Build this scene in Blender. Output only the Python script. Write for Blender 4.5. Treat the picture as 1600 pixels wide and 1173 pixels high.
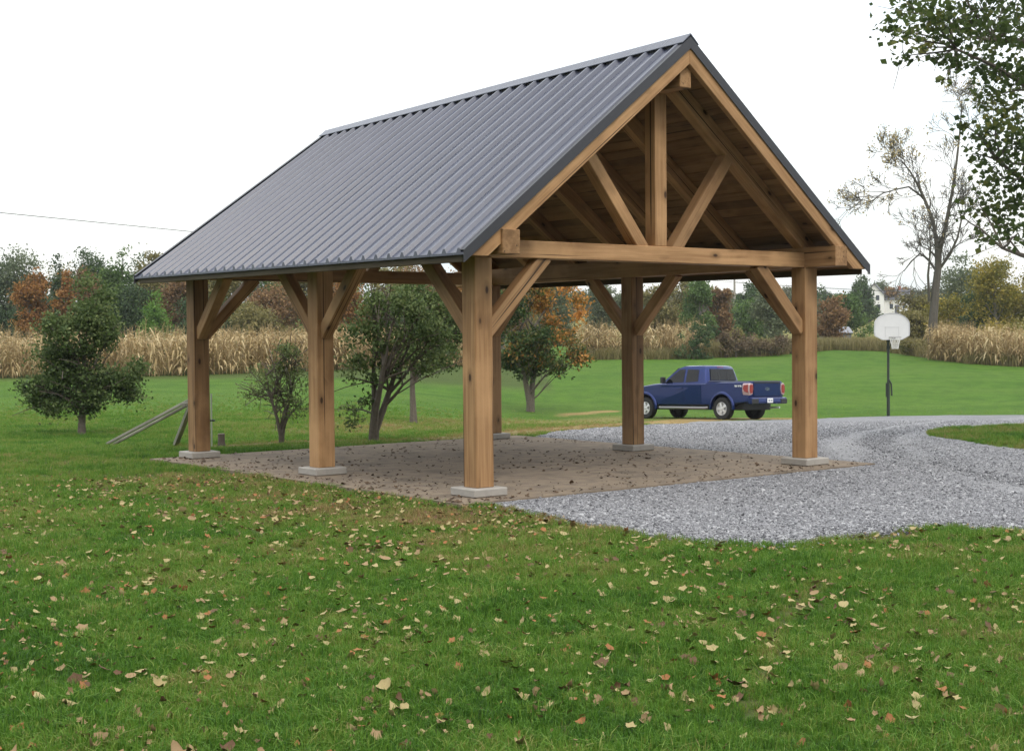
import bpy, bmesh, math, random
import numpy as np
from mathutils import Matrix, Vector, noise as mnoise

for o in list(bpy.data.objects): bpy.data.objects.remove(o)
S = bpy.context.scene
COL = S.collection
RNG = np.random.default_rng(11)
random.seed(11)

# ------------------------------------------------------------------ camera
FPX, CAMZ, PITCH, ROLL, YAW = 2230.18, 1.8037, -0.0272, -0.0091, 0.6674
_F = np.array([0, math.cos(PITCH), math.sin(PITCH)]); _R = np.array([1., 0, 0]); _U = np.cross(_R, _F)
_R2 = _R*math.cos(ROLL)+_U*math.sin(ROLL); _U2 = -_R*math.sin(ROLL)+_U*math.cos(ROLL)
cam_d = bpy.data.cameras.new('camera'); cam = bpy.data.objects.new('camera', cam_d); COL.objects.link(cam)
cam_d.sensor_width = 36; cam_d.lens = FPX/1600*36; cam_d.clip_start = .1; cam_d.clip_end = 6000
cam.matrix_world = Matrix((( _R2[0], _U2[0], -_F[0], 0), (_R2[1], _U2[1], -_F[1], 0), (_R2[2], _U2[2], -_F[2], CAMZ), (0, 0, 0, 1)))
S.camera = cam

# ------------------------------------------------------------------ sky and sun
SUN_EL, SUN_AZ = math.radians(50), math.radians(160)          # azimuth clockwise from +Y: behind the camera
W_ = bpy.data.worlds.new('World'); S.world = W_; W_.use_nodes = True
nt = W_.node_tree; nt.nodes.clear()
def N(t, typ, **kw):
    n = t.nodes.new(typ)
    for k, v in kw.items(): setattr(n, k, v)
    return n
def mixc(t, a, b, fac, blend='MIX'):
    m = N(t, 'ShaderNodeMix', data_type='RGBA', blend_type=blend)
    for sock, val in ((m.inputs[0], fac), (m.inputs[6], a), (m.inputs[7], b)):
        if hasattr(val, 'is_output'): t.links.new(val, sock)
        elif isinstance(val, (int, float)): sock.default_value = val
        else: sock.default_value = (*val[:3], 1)
    return m.outputs[2]
sky = N(nt, 'ShaderNodeTexSky', sky_type='NISHITA'); sky.sun_disc = False
sky.sun_elevation = SUN_EL; sky.sun_rotation = SUN_AZ; sky.dust_density = 3; sky.air_density = 1.2
bg1 = N(nt, 'ShaderNodeBackground'); bg1.inputs[1].default_value = .05
nt.links.new(sky.outputs[0], bg1.inputs[0])
tcw = N(nt, 'ShaderNodeTexCoord'); mpw = N(nt, 'ShaderNodeMapping'); mpw.inputs['Scale'].default_value = (1.2, 1.2, 4.5)
nt.links.new(tcw.outputs['Generated'], mpw.inputs[0])
nzw = N(nt, 'ShaderNodeTexNoise'); nzw.inputs['Scale'].default_value = 2.2; nzw.inputs['Detail'].default_value = 6
nt.links.new(mpw.outputs[0], nzw.inputs[0])
rpw = N(nt, 'ShaderNodeValToRGB')
rpw.color_ramp.elements[0].position = .33; rpw.color_ramp.elements[0].color = (.74, .87, .94, 1)
rpw.color_ramp.elements[1].position = .50; rpw.color_ramp.elements[1].color = (1, 1, .985, 1)
nt.links.new(nzw.outputs[0], rpw.inputs[0])
sepw = N(nt, 'ShaderNodeSeparateXYZ'); nt.links.new(tcw.outputs['Generated'], sepw.inputs[0])
grw = N(nt, 'ShaderNodeMapRange'); grw.inputs[1].default_value = 0; grw.inputs[2].default_value = 1; grw.inputs[3].default_value = .95; grw.inputs[4].default_value = 1.9   # overcast: zenith brighter than horizon
nt.links.new(sepw.outputs[2], grw.inputs[0])
bg2 = N(nt, 'ShaderNodeBackground'); nt.links.new(grw.outputs[0], bg2.inputs[1])     # the overcast deck
nt.links.new(rpw.outputs[0], bg2.inputs[0])
adw = N(nt, 'ShaderNodeAddShader'); nt.links.new(bg1.outputs[0], adw.inputs[0]); nt.links.new(bg2.outputs[0], adw.inputs[1])
outw = N(nt, 'ShaderNodeOutputWorld'); nt.links.new(adw.outputs[0], outw.inputs[0])
sun_d = bpy.data.lights.new('sun', 'SUN'); sun_d.energy = 1.1; sun_d.angle = math.radians(22); sun_d.color = (1, .95, .88)
sun = bpy.data.objects.new('sun', sun_d); COL.objects.link(sun)
_sd = Vector((math.sin(SUN_AZ)*math.cos(SUN_EL), math.cos(SUN_AZ)*math.cos(SUN_EL), math.sin(SUN_EL)))
sun.rotation_euler = _sd.to_track_quat('Z', 'Y').to_euler(); sun.location = (0, -20, 30)
S.render.engine = 'CYCLES'
S.cycles.max_bounces = 5; S.cycles.diffuse_bounces = 3; S.cycles.glossy_bounces = 2; S.cycles.transmission_bounces = 4; S.cycles.transparent_max_bounces = 6
S.cycles.use_adaptive_sampling = True; S.cycles.adaptive_threshold = .02; S.cycles.use_denoising = True
S.cycles.caustics_reflective = False; S.cycles.caustics_refractive = False
W_.cycles.sampling_method = 'MANUAL'; W_.cycles.sample_map_resolution = 256
S.view_settings.view_transform = 'Standard'; S.view_settings.look = 'None'
S.view_settings.exposure = 0; S.view_settings.gamma = 1
S.render.resolution_x, S.render.resolution_y = 1024, 750

# ------------------------------------------------------------------ where things are
def ray(u, v):
    d = _F+_R2*(u-800)/FPX+_U2*(586.5-v)/FPX
    return d/d[1]
def at(u, v, D):                                   # the point seen at a pixel of the 1600 px photograph, D metres ahead
    return ray(u, v)*D+np.array([0, 0, CAMZ])
_kl = np.array([(-500, 0), (23, 0), (30, -.30), (45, -.5), (60, -.25), (68, -.08), (85, .15), (110, .5), (150, 1.0), (300, 3.5), (600, 9), (3000, 25)])
_kr = np.array([(-500, 0), (26, 0), (36, -.45), (45, -.98), (55, -1.36), (63, -1.08), (76, -.45), (95, .30), (104, .72), (125, .75), (150, .9), (220, 3.2), (300, 5.6), (420, 7.5), (600, 11), (3000, 25)])
def terrain(X, Y):
    X = np.asarray(X, float); Y = np.asarray(Y, float)
    a = np.interp(Y, _kl[:, 0], _kl[:, 1]); b = np.interp(Y, _kr[:, 0], _kr[:, 1])
    t = np.clip((X/np.maximum(Y, 20)+.15)/.2, 0, 1); t = t*t*(3-2*t)
    und = .035*np.sin(X*.55+1.3)*np.sin(Y*.31+X*.12)*np.clip((Y-27)/8, 0, 1)
    return a*(1-t)+b*t+und-.03
def ground_at(u, v):
    d = ray(u, v); D = np.linspace(3, 400, 16000)
    z = CAMZ+d[2]*D-terrain(d[0]*D, D)
    i = int(np.argmax(z <= 0)) if (z <= 0).any() else len(D)-1
    D = D[i]; return np.array([d[0]*D, D, float(terrain(d[0]*D, D))])
def ss(a, b, x):
    t = np.clip((x-a)/(b-a), 0, 1); return t*t*(3-2*t)
_cy, _sy = math.cos(YAW), math.sin(YAW)
_C0 = (-9.6755, -12.9024)
def to_local(X, Y): return _C0[0]+X*_cy+Y*_sy, _C0[1]-X*_sy+Y*_cy      # world -> pavilion ground plan
def to_world(x, y):
    dx, dy = x-_C0[0], y-_C0[1]
    return dx*_cy-dy*_sy, dx*_sy+dy*_cy
def vnoise(X, Y, sc, seed=0):
    return np.array([mnoise.noise((x*sc+seed*7.3, y*sc-seed*3.1, seed*1.7)) for x, y in zip(np.ravel(X), np.ravel(Y))])

# ------------------------------------------------------------------ objects
def tag(o, label=None, cat=None, group=None, kind=None):
    if label: o['label'] = label
    if cat: o['category'] = cat
    if group: o['group'] = group
    if kind: o['kind'] = kind
    return o
def link(o, parent=None):
    COL.objects.link(o)
    if parent is not None: o.parent = parent
    return o
def empty(name, loc=(0, 0, 0), rz=0, parent=None):
    o = bpy.data.objects.new(name, None); o.empty_display_size = .3
    o.location = loc; o.rotation_euler = (0, 0, rz); return link(o, parent)
def mesh_np(name, V, Fq, mat, smooth=False, tint=None):
    """V n x 3, Fq list of faces or an m x k array"""
    me = bpy.data.meshes.new(name)
    V = np.asarray(V, np.float32)
    if isinstance(Fq, np.ndarray):
        k = Fq.shape[1]; m = Fq.shape[0]
        me.vertices.add(len(V)); me.vertices.foreach_set('co', V.ravel())
        me.loops.add(m*k); me.loops.foreach_set('vertex_index', Fq.astype(np.int32).ravel())
        me.polygons.add(m); me.polygons.foreach_set('loop_start', np.arange(0, m*k, k, dtype=np.int32))
        me.polygons.foreach_set('loop_total', np.full(m, k, np.int32))
        me.update(calc_edges=True)
    else:
        me.from_pydata([tuple(map(float, v)) for v in V], [], [tuple(f) for f in Fq]); me.update()
    for m_ in (mat if isinstance(mat, (list, tuple)) else [mat]): me.materials.append(m_)
    if smooth: me.polygons.foreach_set('use_smooth', np.ones(len(me.polygons), bool))
    if tint is not None:
        a = me.attributes.new('tint', 'FLOAT', 'POINT'); a.data.foreach_set('value', np.asarray(tint, np.float32))
    return me
class MB:                                            # collects tubes, boxes, strips
    def __init__(s): s.v = []; s.f = []; s.n = 0
    def add(s, V, Fs):
        s.v.extend([tuple(map(float, p)) for p in V]); s.f.extend([tuple(i+s.n for i in f) for f in Fs]); s.n = len(s.v); return s
    def box(s, a, b):
        x0, y0, z0 = a; x1, y1, z1 = b
        return s.add([(x0, y0, z0), (x1, y0, z0), (x1, y1, z0), (x0, y1, z0), (x0, y0, z1), (x1, y0, z1), (x1, y1, z1), (x0, y1, z1)],
                     [(0, 3, 2, 1), (4, 5, 6, 7), (0, 1, 5, 4), (1, 2, 6, 5), (2, 3, 7, 6), (3, 0, 4, 7)])
    def tube(s, P, r, n=6, cap=True):
        P = [Vector(p) for p in P]; r = r if hasattr(r, '__len__') else [r]*len(P)
        V = []; a = None
        for i, p in enumerate(P):
            t = (P[min(i+1, len(P)-1)]-P[max(i-1, 0)])
            if t.length < 1e-9: t = Vector((0, 0, 1))
            t.normalize()
            if a is None: a = t.orthogonal().normalized()
            a = (a-t*a.dot(t))
            if a.length < 1e-6: a = t.orthogonal()
            a.normalize(); b = t.cross(a)
            for k in range(n):
                w = 2*math.pi*k/n; V.append(p+(a*math.cos(w)+b*math.sin(w))*r[i])
        Fs = [(i*n+k, i*n+(k+1) % n, (i+1)*n+(k+1) % n, (i+1)*n+k) for i in range(len(P)-1) for k in range(n)]
        if cap: Fs += [tuple(range(n))[::-1], tuple((len(P)-1)*n+k for k in range(n))]
        return s.add(V, Fs)
    def lathe(s, prof, n=24, axis='z', c=(0, 0, 0), cap=True):
        V = []
        for r, h in prof:
            for k in range(n):
                w = 2*math.pi*k/n; p = (r*math.cos(w), r*math.sin(w), h)
                if axis == 'y': p = (p[0], p[2], p[1])
                if axis == 'x': p = (p[2], p[0], p[1])
                V.append((p[0]+c[0], p[1]+c[1], p[2]+c[2]))
        m = len(prof)
        Fs = [(i*n+k, i*n+(k+1) % n, (i+1)*n+(k+1) % n, (i+1)*n+k) for i in range(m-1) for k in range(n)]
        if cap: Fs += [tuple(range(n))[::-1], tuple((m-1)*n+k for k in range(n))]
        return s.add(V, Fs)
    def prism(s, poly, a, b, plane='xz'):            # polygon extruded from a to b across its plane
        n = len(poly)
        def pt(p, h): return {'xz': (p[0], h, p[1]), 'xy': (p[0], p[1], h), 'yz': (h, p[0], p[1])}[plane]
        V = [pt(p, a) for p in poly]+[pt(p, b) for p in poly]
        return s.add(V, [tuple(range(n)), tuple(range(2*n-1, n-1, -1))]+[(i, i+n, (i+1) % n+n, (i+1) % n) for i in range(n)])
    def mesh(s, name, mat, bevel=0, seg=1, smooth=False, fix=True):
        me = bpy.data.meshes.new(name); bm = bmesh.new()
        vs = [bm.verts.new(p) for p in s.v]
        for f in s.f:
            try: bm.faces.new([vs[i] for i in f])
            except ValueError: pass
        if fix: bmesh.ops.recalc_face_normals(bm, faces=bm.faces)
        if bevel: bmesh.ops.bevel(bm, geom=list(bm.edges), offset=bevel, segments=seg, affect='EDGES', clamp_overlap=True)
        bm.to_mesh(me); bm.free()
        for m_ in (mat if isinstance(mat, (list, tuple)) else [mat]): me.materials.append(m_)
        if smooth:
            me.polygons.foreach_set('use_smooth', np.ones(len(me.polygons), bool))
            try: me.set_sharp_from_angle(angle=math.radians(38))
            except Exception: pass
        return me
    def obj(s, name, mat, parent=None, M=None, **kw):
        o = bpy.data.objects.new(name, s.mesh(name, mat, **kw))
        if M is not None: o.matrix_local = M
        return link(o, parent)
def put(name, me, parent=None, loc=None, rz=None, sc=None):
    o = bpy.data.objects.new(name, me)
    if loc is not None: o.location = loc
    if rz is not None: o.rotation_euler = (0, 0, rz)
    if sc is not None: o.scale = (sc, sc, sc) if isinstance(sc, (int, float)) else sc
    return link(o, parent)

# ------------------------------------------------------------------ materials
def mat(name):
    m = bpy.data.materials.new(name); m.use_nodes = True; t = m.node_tree
    return m, t, t.nodes['Principled BSDF']
def simple(name, c, rough=.6, metal=0, var=.12, scale=8, bump=0, spec=.5):
    m, t, b = mat(name)
    tc = N(t, 'ShaderNodeTexCoord'); nz = N(t, 'ShaderNodeTexNoise'); nz.inputs['Scale'].default_value = scale; nz.inputs['Detail'].default_value = 5
    t.links.new(tc.outputs['Object'], nz.inputs[0])
    lo = tuple(max(0, x*(1-var)) for x in c); hi = tuple(min(1, x*(1+var)) for x in c)
    t.links.new(mixc(t, lo, hi, nz.outputs[0]), b.inputs['Base Color'])
    b.inputs['Roughness'].default_value = rough; b.inputs['Metallic'].default_value = metal; b.inputs['Specular IOR Level'].default_value = spec
    if bump:
        bp = N(t, 'ShaderNodeBump'); bp.inputs['Strength'].default_value = bump; bp.inputs['Distance'].default_value = .02
        t.links.new(nz.outputs[0], bp.inputs['Height']); t.links.new(bp.outputs[0], b.inputs['Normal'])
    return m
def ramp(t, fac, stops):
    r = N(t, 'ShaderNodeValToRGB'); e = r.color_ramp.elements
    while len(e) < len(stops): e.new(.5)
    for i, (p, c) in enumerate(stops): e[i].position = p; e[i].color = (*c, 1)
    t.links.new(fac, r.inputs[0]); return r.outputs[0]
def wood(name, c_light, c_dark, knots=True, rough=.65, weather=0):
    """grain runs along the object's own X"""
    m, t, b = mat(name)
    tc = N(t, 'ShaderNodeTexCoord'); oi = N(t, 'ShaderNodeObjectInfo')
    sh = N(t, 'ShaderNodeVectorMath', operation='SCALE'); sh.inputs['Scale'].default_value = 60
    cb = N(t, 'ShaderNodeCombineXYZ'); t.links.new(oi.outputs['Random'], cb.inputs[0]); t.links.new(oi.outputs['Random'], cb.inputs[1])
    t.links.new(cb.outputs[0], sh.inputs[0])
    ad = N(t, 'ShaderNodeVectorMath', operation='ADD'); t.links.new(tc.outputs['Object'], ad.inputs[0]); t.links.new(sh.outputs[0], ad.inputs[1])
    def noise_(scale3, sc, det=4, dist=0):
        mp = N(t, 'ShaderNodeMapping'); mp.inputs['Scale'].default_value = scale3; t.links.new(ad.outputs[0], mp.inputs[0])
        n = N(t, 'ShaderNodeTexNoise'); n.inputs['Scale'].default_value = sc; n.inputs['Detail'].default_value = det; n.inputs['Distortion'].default_value = dist
        t.links.new(mp.outputs[0], n.inputs[0]); return n.outputs[0]
    g = noise_((.7, 16, 16), 1.6, 6, .6)              # long grain
    g2 = noise_((.5, 4, 4), 1.1, 3)                    # broad streaks
    g3 = noise_((1.5, 1.5, 1.5), 1.0, 4)               # blotches
    col = mixc(t, c_dark, c_light, ramp(t, g, [(.3, (0, 0, 0)), (.7, (1, 1, 1))]))
    col = mixc(t, col, tuple(x*.80 for x in c_dark), ramp(t, g2, [(.48, (0, 0, 0)), (.68, (.9,)*3)]))
    col = mixc(t, col, tuple(min(1, x*1.15) for x in c_light), ramp(t, g3, [(.48, (0, 0, 0)), (.66, (.65,)*3)]))
    if knots:
        mp = N(t, 'ShaderNodeMapping'); mp.inputs['Scale'].default_value = (2.6, 5.5, 5.5); t.links.new(ad.outputs[0], mp.inputs[0])
        vo = N(t, 'ShaderNodeTexVoronoi'); vo.inputs['Scale'].default_value = 1.2; t.links.new(mp.outputs[0], vo.inputs[0])
        sel = N(t, 'ShaderNodeSeparateColor'); t.links.new(vo.outputs['Color'], sel.inputs[0])
        on = ramp(t, sel.outputs[0], [(.70, (0,)*3), (.74, (1,)*3)])                    # only some cells carry a knot
        k = mixc(t, (0, 0, 0), on, ramp(t, vo.outputs['Distance'], [(.10, (1,)*3), (.17, (0,)*3)]))
        k2 = mixc(t, (0, 0, 0), on, ramp(t, vo.outputs['Distance'], [(.14, (.6,)*3), (.42, (0,)*3)]))
        col = mixc(t, col, tuple(x*.55 for x in c_dark), k2)
        col = mixc(t, col, (.050, .023, .010), k)
    hs = N(t, 'ShaderNodeHueSaturation')
    mr = N(t, 'ShaderNodeMapRange'); mr.inputs[3].default_value = .72; mr.inputs[4].default_value = 1.15
    t.links.new(oi.outputs['Random'], mr.inputs[0]); t.links.new(mr.outputs[0], hs.inputs['Value']); t.links.new(col, hs.inputs['Color'])
    # checks: long thin cracks
    ck = noise_((.22, 26, 26), 1.0, 2)
    crack = ramp(t, ck, [(.655, (0,)*3), (.70, (1,)*3)])
    t.links.new(mixc(t, hs.outputs[0], (.05, .026, .012), crack), b.inputs['Base Color'])
    b.inputs['Roughness'].default_value = rough; b.inputs['Specular IOR Level'].default_value = .3
    bp = N(t, 'ShaderNodeBump'); bp.inputs['Strength'].default_value = .35; bp.inputs['Distance'].default_value = .006
    t.links.new(g, bp.inputs['Height']); t.links.new(bp.outputs[0], b.inputs['Normal'])
    return m
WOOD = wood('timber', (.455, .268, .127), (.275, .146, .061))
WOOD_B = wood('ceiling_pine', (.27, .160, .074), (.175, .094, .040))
WOOD_F = wood('dark_fascia', (.095, .072, .040), (.06, .043, .022), knots=False)
WOOD_GREY = wood('weathered_wood', (.36, .35, .29), (.20, .19, .15), knots=False)
CONC = simple('footing_concrete', (.36, .335, .30), .85, var=.22, scale=9, bump=.3)
def roof_mat(name, c, rough):
    m, t, b = mat(name)
    tc = N(t, 'ShaderNodeTexCoord'); nz = N(t, 'ShaderNodeTexNoise'); nz.inputs['Scale'].default_value = 1.4; nz.inputs['Detail'].default_value = 6
    mp = N(t, 'ShaderNodeMapping'); mp.inputs['Scale'].default_value = (.5, 3.2, .5); t.links.new(tc.outputs['Object'], mp.inputs[0]); t.links.new(mp.outputs[0], nz.inputs[0])
    t.links.new(mixc(t, tuple(x*.70 for x in c), tuple(x*1.30 for x in c), nz.outputs[0]), b.inputs['Base Color'])
    mr = N(t, 'ShaderNodeMapRange'); mr.inputs[3].default_value = rough-.06; mr.inputs[4].default_value = rough+.08
    t.links.new(nz.outputs[0], mr.inputs[0]); t.links.new(mr.outputs[0], b.inputs['Roughness'])
    bp = N(t, 'ShaderNodeBump'); bp.inputs['Strength'].default_value = .25; bp.inputs['Distance'].default_value = .03
    t.links.new(nz.outputs[0], bp.inputs['Height']); t.links.new(bp.outputs[0], b.inputs['Normal'])
    return m
METAL = roof_mat('slate_blue_steel', (.072, .079, .112), .27)
TRIM = roof_mat('charcoal_trim', (.035, .035, .042), .42)
def leafmat(name, stops, trans=.35, inst=False):
    """colour from the leaf's own tint"""
    m, t, b = mat(name)
    at_ = N(t, 'ShaderNodeAttribute'); at_.attribute_name = 'tint'
    if inst: at_.attribute_type = 'INSTANCER'
    fac = at_.outputs['Fac']
    if inst:                                            # plus blade to blade variation stored on the tuft
        a2 = N(t, 'ShaderNodeAttribute'); a2.attribute_name = 'blade'
        ma = N(t, 'ShaderNodeMath', operation='ADD'); t.links.new(fac, ma.inputs[0]); t.links.new(a2.outputs['Fac'], ma.inputs[1]); fac = ma.outputs[0]
    c = ramp(t, fac, stops)
    t.links.new(c, b.inputs['Base Color']); b.inputs['Roughness'].default_value = .6; b.inputs['Specular IOR Level'].default_value = .25
    tr = N(t, 'ShaderNodeBsdfTranslucent'); t.links.new(c, tr.inputs[0])
    mx = N(t, 'ShaderNodeMixShader'); mx.inputs[0].default_value = trans
    t.links.new(b.outputs[0], mx.inputs[1]); t.links.new(tr.outputs[0], mx.inputs[2])
    t.links.new(mx.outputs[0], t.nodes['Material Output'].inputs[0]); return m

# ================================================================== THE SETTING
def seg_dist(X, Y, pts):
    d = np.full(np.shape(X), 1e9)
    for (ax, ay), (bx, by) in zip(pts[:-1], pts[1:]):
        vx, vy = bx-ax, by-ay; L = vx*vx+vy*vy+1e-9
        t = np.clip(((X-ax)*vx+(Y-ay)*vy)/L, 0, 1); d = np.minimum(d, np.hypot(X-ax-t*vx, Y-ay-t*vy))
    return d
def px_line(pts): return [tuple(ground_at(u, v)[:2]) for u, v in pts]
SLAB = (-.66, 6.42, -.56, 7.40)                     # pavilion ground plan
DRY = [(px_line([(335, 699), (480, 690), (560, 690), (720, 687)]), .8, 1),
       (px_line([(720, 685), (800, 677), (900, 669), (1000, 663), (1100, 655), (1225, 654)]), 1.6, 1),
       (px_line([(560, 672), (760, 662), (960, 654)]), 3.0, .55),
       (px_line([(880, 648), (955, 642)]), .5, 1),
       (px_line([(1350, 845), (1420, 838)]), .16, .9),
       (px_line([(1300, 900), (1230, 960), (1190, 1050), (1180, 1120)]), .10, .5)]
gravel_near = np.array([ground_at(u, v)[:2] for u, v in [(765, 790), (900, 820), (1000, 838), (1100, 850), (1220, 855), (1300, 846), (1400, 832), (1450, 826), (1500, 826), (1570, 832)]])
gravel_near = np.vstack([gravel_near, [(6, 12.7), (9, 12.3), (14, 12), (40, 11)]])
gravel_far = np.array([ground_at(u, v)[:2] for u, v in [(860, 677), (930, 670), (1000, 666), (1080, 659), (1200, 656.5), (1300, 653), (1400, 650), (1570, 648)]])
gravel_far = np.vstack([[(-.3, 17), (.0, 22)], gravel_far, [(24, 46), (40, 47)]])
gravel_far = gravel_far[np.argsort(gravel_far[:, 0])]
ISL = (9.98, 24.4, 2.75, 3.6)                        # grass island in the drive: centre and radii
_tip = ground_at(1456, 688)
def island_d(X, Y):                                   # <1 inside
    a = np.arctan2(Y-ISL[1], X-ISL[0])
    return np.hypot((X-ISL[0])/ISL[2], (Y-ISL[1])/ISL[3])/(1+.05*np.sin(3*a+1)+.03*np.sin(7*a))
def in_gravel(X, Y, pad=0):
    n = np.interp(X, gravel_near[:, 0], gravel_near[:, 1]); f_ = np.interp(X, gravel_far[:, 0], gravel_far[:, 1])
    wob = .06*np.sin(X*7.1)+.05*np.sin(X*13.7+2)+.04*np.sin(X*29)
    return (X > -.30+pad) & (Y > n+wob*.5+pad) & (Y < f_+wob*3-pad)
def in_slab(X, Y, pad=0):
    x, y = to_local(X, Y); w = .05*np.sin(x*3.3+y*2.1)+.035*np.sin(y*8+x*6.3)
    return (x > SLAB[0]+pad+w) & (x < SLAB[1]-pad+w) & (y > SLAB[2]+pad+w) & (y < SLAB[3]-pad+w)

# ---- ground
def grid_mesh(name, Xs, Ys, zoff, m, attrs=()):
    GX, GY = np.meshgrid(Xs, Ys); GZ = terrain(GX, GY)+zoff
    V = np.stack([GX.ravel(), GY.ravel(), GZ.ravel()], 1); nx, ny = len(Xs), len(Ys)
    i = (np.arange(ny-1)[:, None]*nx+np.arange(nx-1)[None]).ravel()
    me = mesh_np(name, V, np.stack([i, i+1, i+nx+1, i+nx], 1), m, smooth=True)
    return me, GX.ravel(), GY.ravel()
def ground_material():
    m, t, b = mat('lawn_ground')
    tc = N(t, 'ShaderNodeTexCoord')
    def nz(sc, det=5, stretch=None):
        v = tc.outputs['Object']
        if stretch:
            mp = N(t, 'ShaderNodeMapping'); mp.inputs['Scale'].default_value = stretch; t.links.new(v, mp.inputs[0]); v = mp.outputs[0]
        n = N(t, 'ShaderNodeTexNoise'); n.inputs['Scale'].default_value = sc; n.inputs['Detail'].default_value = det; t.links.new(v, n.inputs[0]); return n.outputs[0]
    big = nz(.16, 3); mid = nz(1.1, 5, (1, .6, 1)); fine = nz(22, 6)
    c = mixc(t, (.060, .138, .014), (.096, .190, .020), ramp(t, mid, [(.35, (0,)*3), (.65, (1,)*3)]))
    c = mixc(t, c, (.118, .195, .030), ramp(t, big, [(.45, (0,)*3), (.7, (.7,)*3)]))
    st = nz(.5, 5, (.35, 1.6, 1)); c = mixc(t, c, (.115, .20, .030), ramp(t, st, [(.48, (0,)*3), (.68, (.8,)*3)]))
    st2 = nz(3.2, 5, (.5, 1.5, 1)); c = mixc(t, c, (.05, .10, .016), ramp(t, st2, [(.50, (0,)*3), (.68, (.7,)*3)]))
    c = mixc(t, c, (.032, .062, .012), ramp(t, fine, [(.42, (.55,)*3), (.6, (0,)*3)]))
    at_ = N(t, 'ShaderNodeAttribute'); at_.attribute_name = 'dry'
    dn = N(t, 'ShaderNodeMath', operation='MULTIPLY_ADD'); t.links.new(fine, dn.inputs[0]); dn.inputs[1].default_value = .8; dn.inputs[2].default_value = -.4
    da = N(t, 'ShaderNodeMath', operation='ADD'); t.links.new(at_.outputs['Fac'], da.inputs[0]); t.links.new(dn.outputs[0], da.inputs[1])
    straw = mixc(t, (.20, .135, .055), (.36, .27, .115), mid)
    c = mixc(t, c, straw, ramp(t, da.outputs[0], [(.3, (0,)*3), (.75, (1,)*3)]))
    so = N(t, 'ShaderNodeAttribute'); so.attribute_name = 'soil'
    c = mixc(t, c, (.060, .070, .024), so.outputs['Fac'])
    t.links.new(c, b.inputs['Base Color']); b.inputs['Roughness'].default_value = .95; b.inputs['Specular IOR Level'].default_value = .1
    bp = N(t, 'ShaderNodeBump'); bp.inputs['Strength'].default_value = .7; bp.inputs['Distance'].default_value = .05
    t.links.new(fine, bp.inputs['Height']); t.links.new(bp.outputs[0], b.inputs['Normal'])
    return m
GROUND = ground_material()
Ys = np.concatenate([np.linspace(-300, -10, 10), np.linspace(-8, 4, 8), np.arange(4.5, 30, .3), np.geomspace(30, 160, 120), np.geomspace(165, 1000, 40)])
xp = np.concatenate([np.arange(0, 9, .3), np.geomspace(9, 60, 55), np.geomspace(64, 1000, 36)]); Xs = np.concatenate([-xp[:0:-1], xp])
me, GX, GY = grid_mesh('lawn', Xs, Ys, 0, GROUND)
dry = np.zeros(len(GX))
for pts, w, am in DRY: dry = np.maximum(dry, am*np.exp(-(seg_dist(GX, GY, pts)/w)**2))
dry = np.maximum(dry, .55*ss(100, 107, GY)*(GX > 5))                     # rough unmown strip beyond the lawn
a = me.attributes.new('dry', 'FLOAT', 'POINT'); a.data.foreach_set('value', dry.astype(np.float32))
soil = np.clip(1-ss(18, 48, GY), 0, 1)*.8+.7*ss(66, 72, GY)*(GX < 2)
a = me.attributes.new('soil', 'FLOAT', 'POINT'); a.data.foreach_set('value', soil.astype(np.float32))
tag(put('lawn', me), kind='structure')

# ---- gravel drive
def gravel_material():
    m, t, b = mat('crushed_limestone')
    tc = N(t, 'ShaderNodeTexCoord')
    vo = N(t, 'ShaderNodeTexVoronoi'); vo.inputs['Scale'].default_value = 34; t.links.new(tc.outputs['Object'], vo.inputs[0])
    n1 = N(t, 'ShaderNodeTexNoise'); n1.inputs['Scale'].default_value = .55; n1.inputs['Detail'].default_value = 4; t.links.new(tc.outputs['Object'], n1.inputs[0])
    n2 = N(t, 'ShaderNodeTexNoise'); n2.inputs['Scale'].default_value = 60; n2.inputs['Detail'].default_value = 4; t.links.new(tc.outputs['Object'], n2.inputs[0])
    sp = N(t, 'ShaderNodeSeparateColor'); t.links.new(vo.outputs['Color'], sp.inputs[0])
    c = ramp(t, sp.outputs[0], [(0, (.135, .135, .144)), (.5, (.235, .235, .247)), (1, (.36, .36, .372))])
    c = mixc(t, c, (0.297, 0.294, 0.297), ramp(t, n1.outputs[0], [(.4, (0,)*3), (.7, (.6,)*3)]))
    ru = N(t, 'ShaderNodeAttribute'); ru.attribute_name = 'rut'
    c = mixc(t, c, (0.446, 0.443, 0.446), ru.outputs['Fac'])
    dk = N(t, 'ShaderNodeAttribute'); dk.attribute_name = 'damp'
    c = mixc(t, c, (0.209, 0.209, 0.216), dk.outputs['Fac'])
    t.links.new(c, b.inputs['Base Color']); b.inputs['Roughness'].default_value = .95; b.inputs['Specular IOR Level'].default_value = .2
    bp = N(t, 'ShaderNodeBump'); bp.inputs['Strength'].default_value = .9; bp.inputs['Distance'].default_value = .03; bp.invert = True
    t.links.new(vo.outputs['Distance'], bp.inputs['Height']); t.links.new(bp.outputs[0], b.inputs['Normal'])
    return m
GRAVEL = gravel_material()
gx = np.concatenate([np.arange(-.3, 12, .12), np.geomspace(12.2, 40, 30)])
gn = np.interp(gx, gravel_near[:, 0], gravel_near[:, 1])+.5*(.06*np.sin(gx*7.1)+.05*np.sin(gx*13.7+2)+.04*np.sin(gx*29))
gf = np.interp(gx, gravel_far[:, 0], gravel_far[:, 1])+3*(.06*np.sin(gx*7.1)+.05*np.sin(gx*13.7+2))
tt = np.linspace(0, 1, 150)
GX = np.repeat(gx[None], len(tt), 0); GY = gn[None]+(gf-gn)[None]*tt[:, None]
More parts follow.
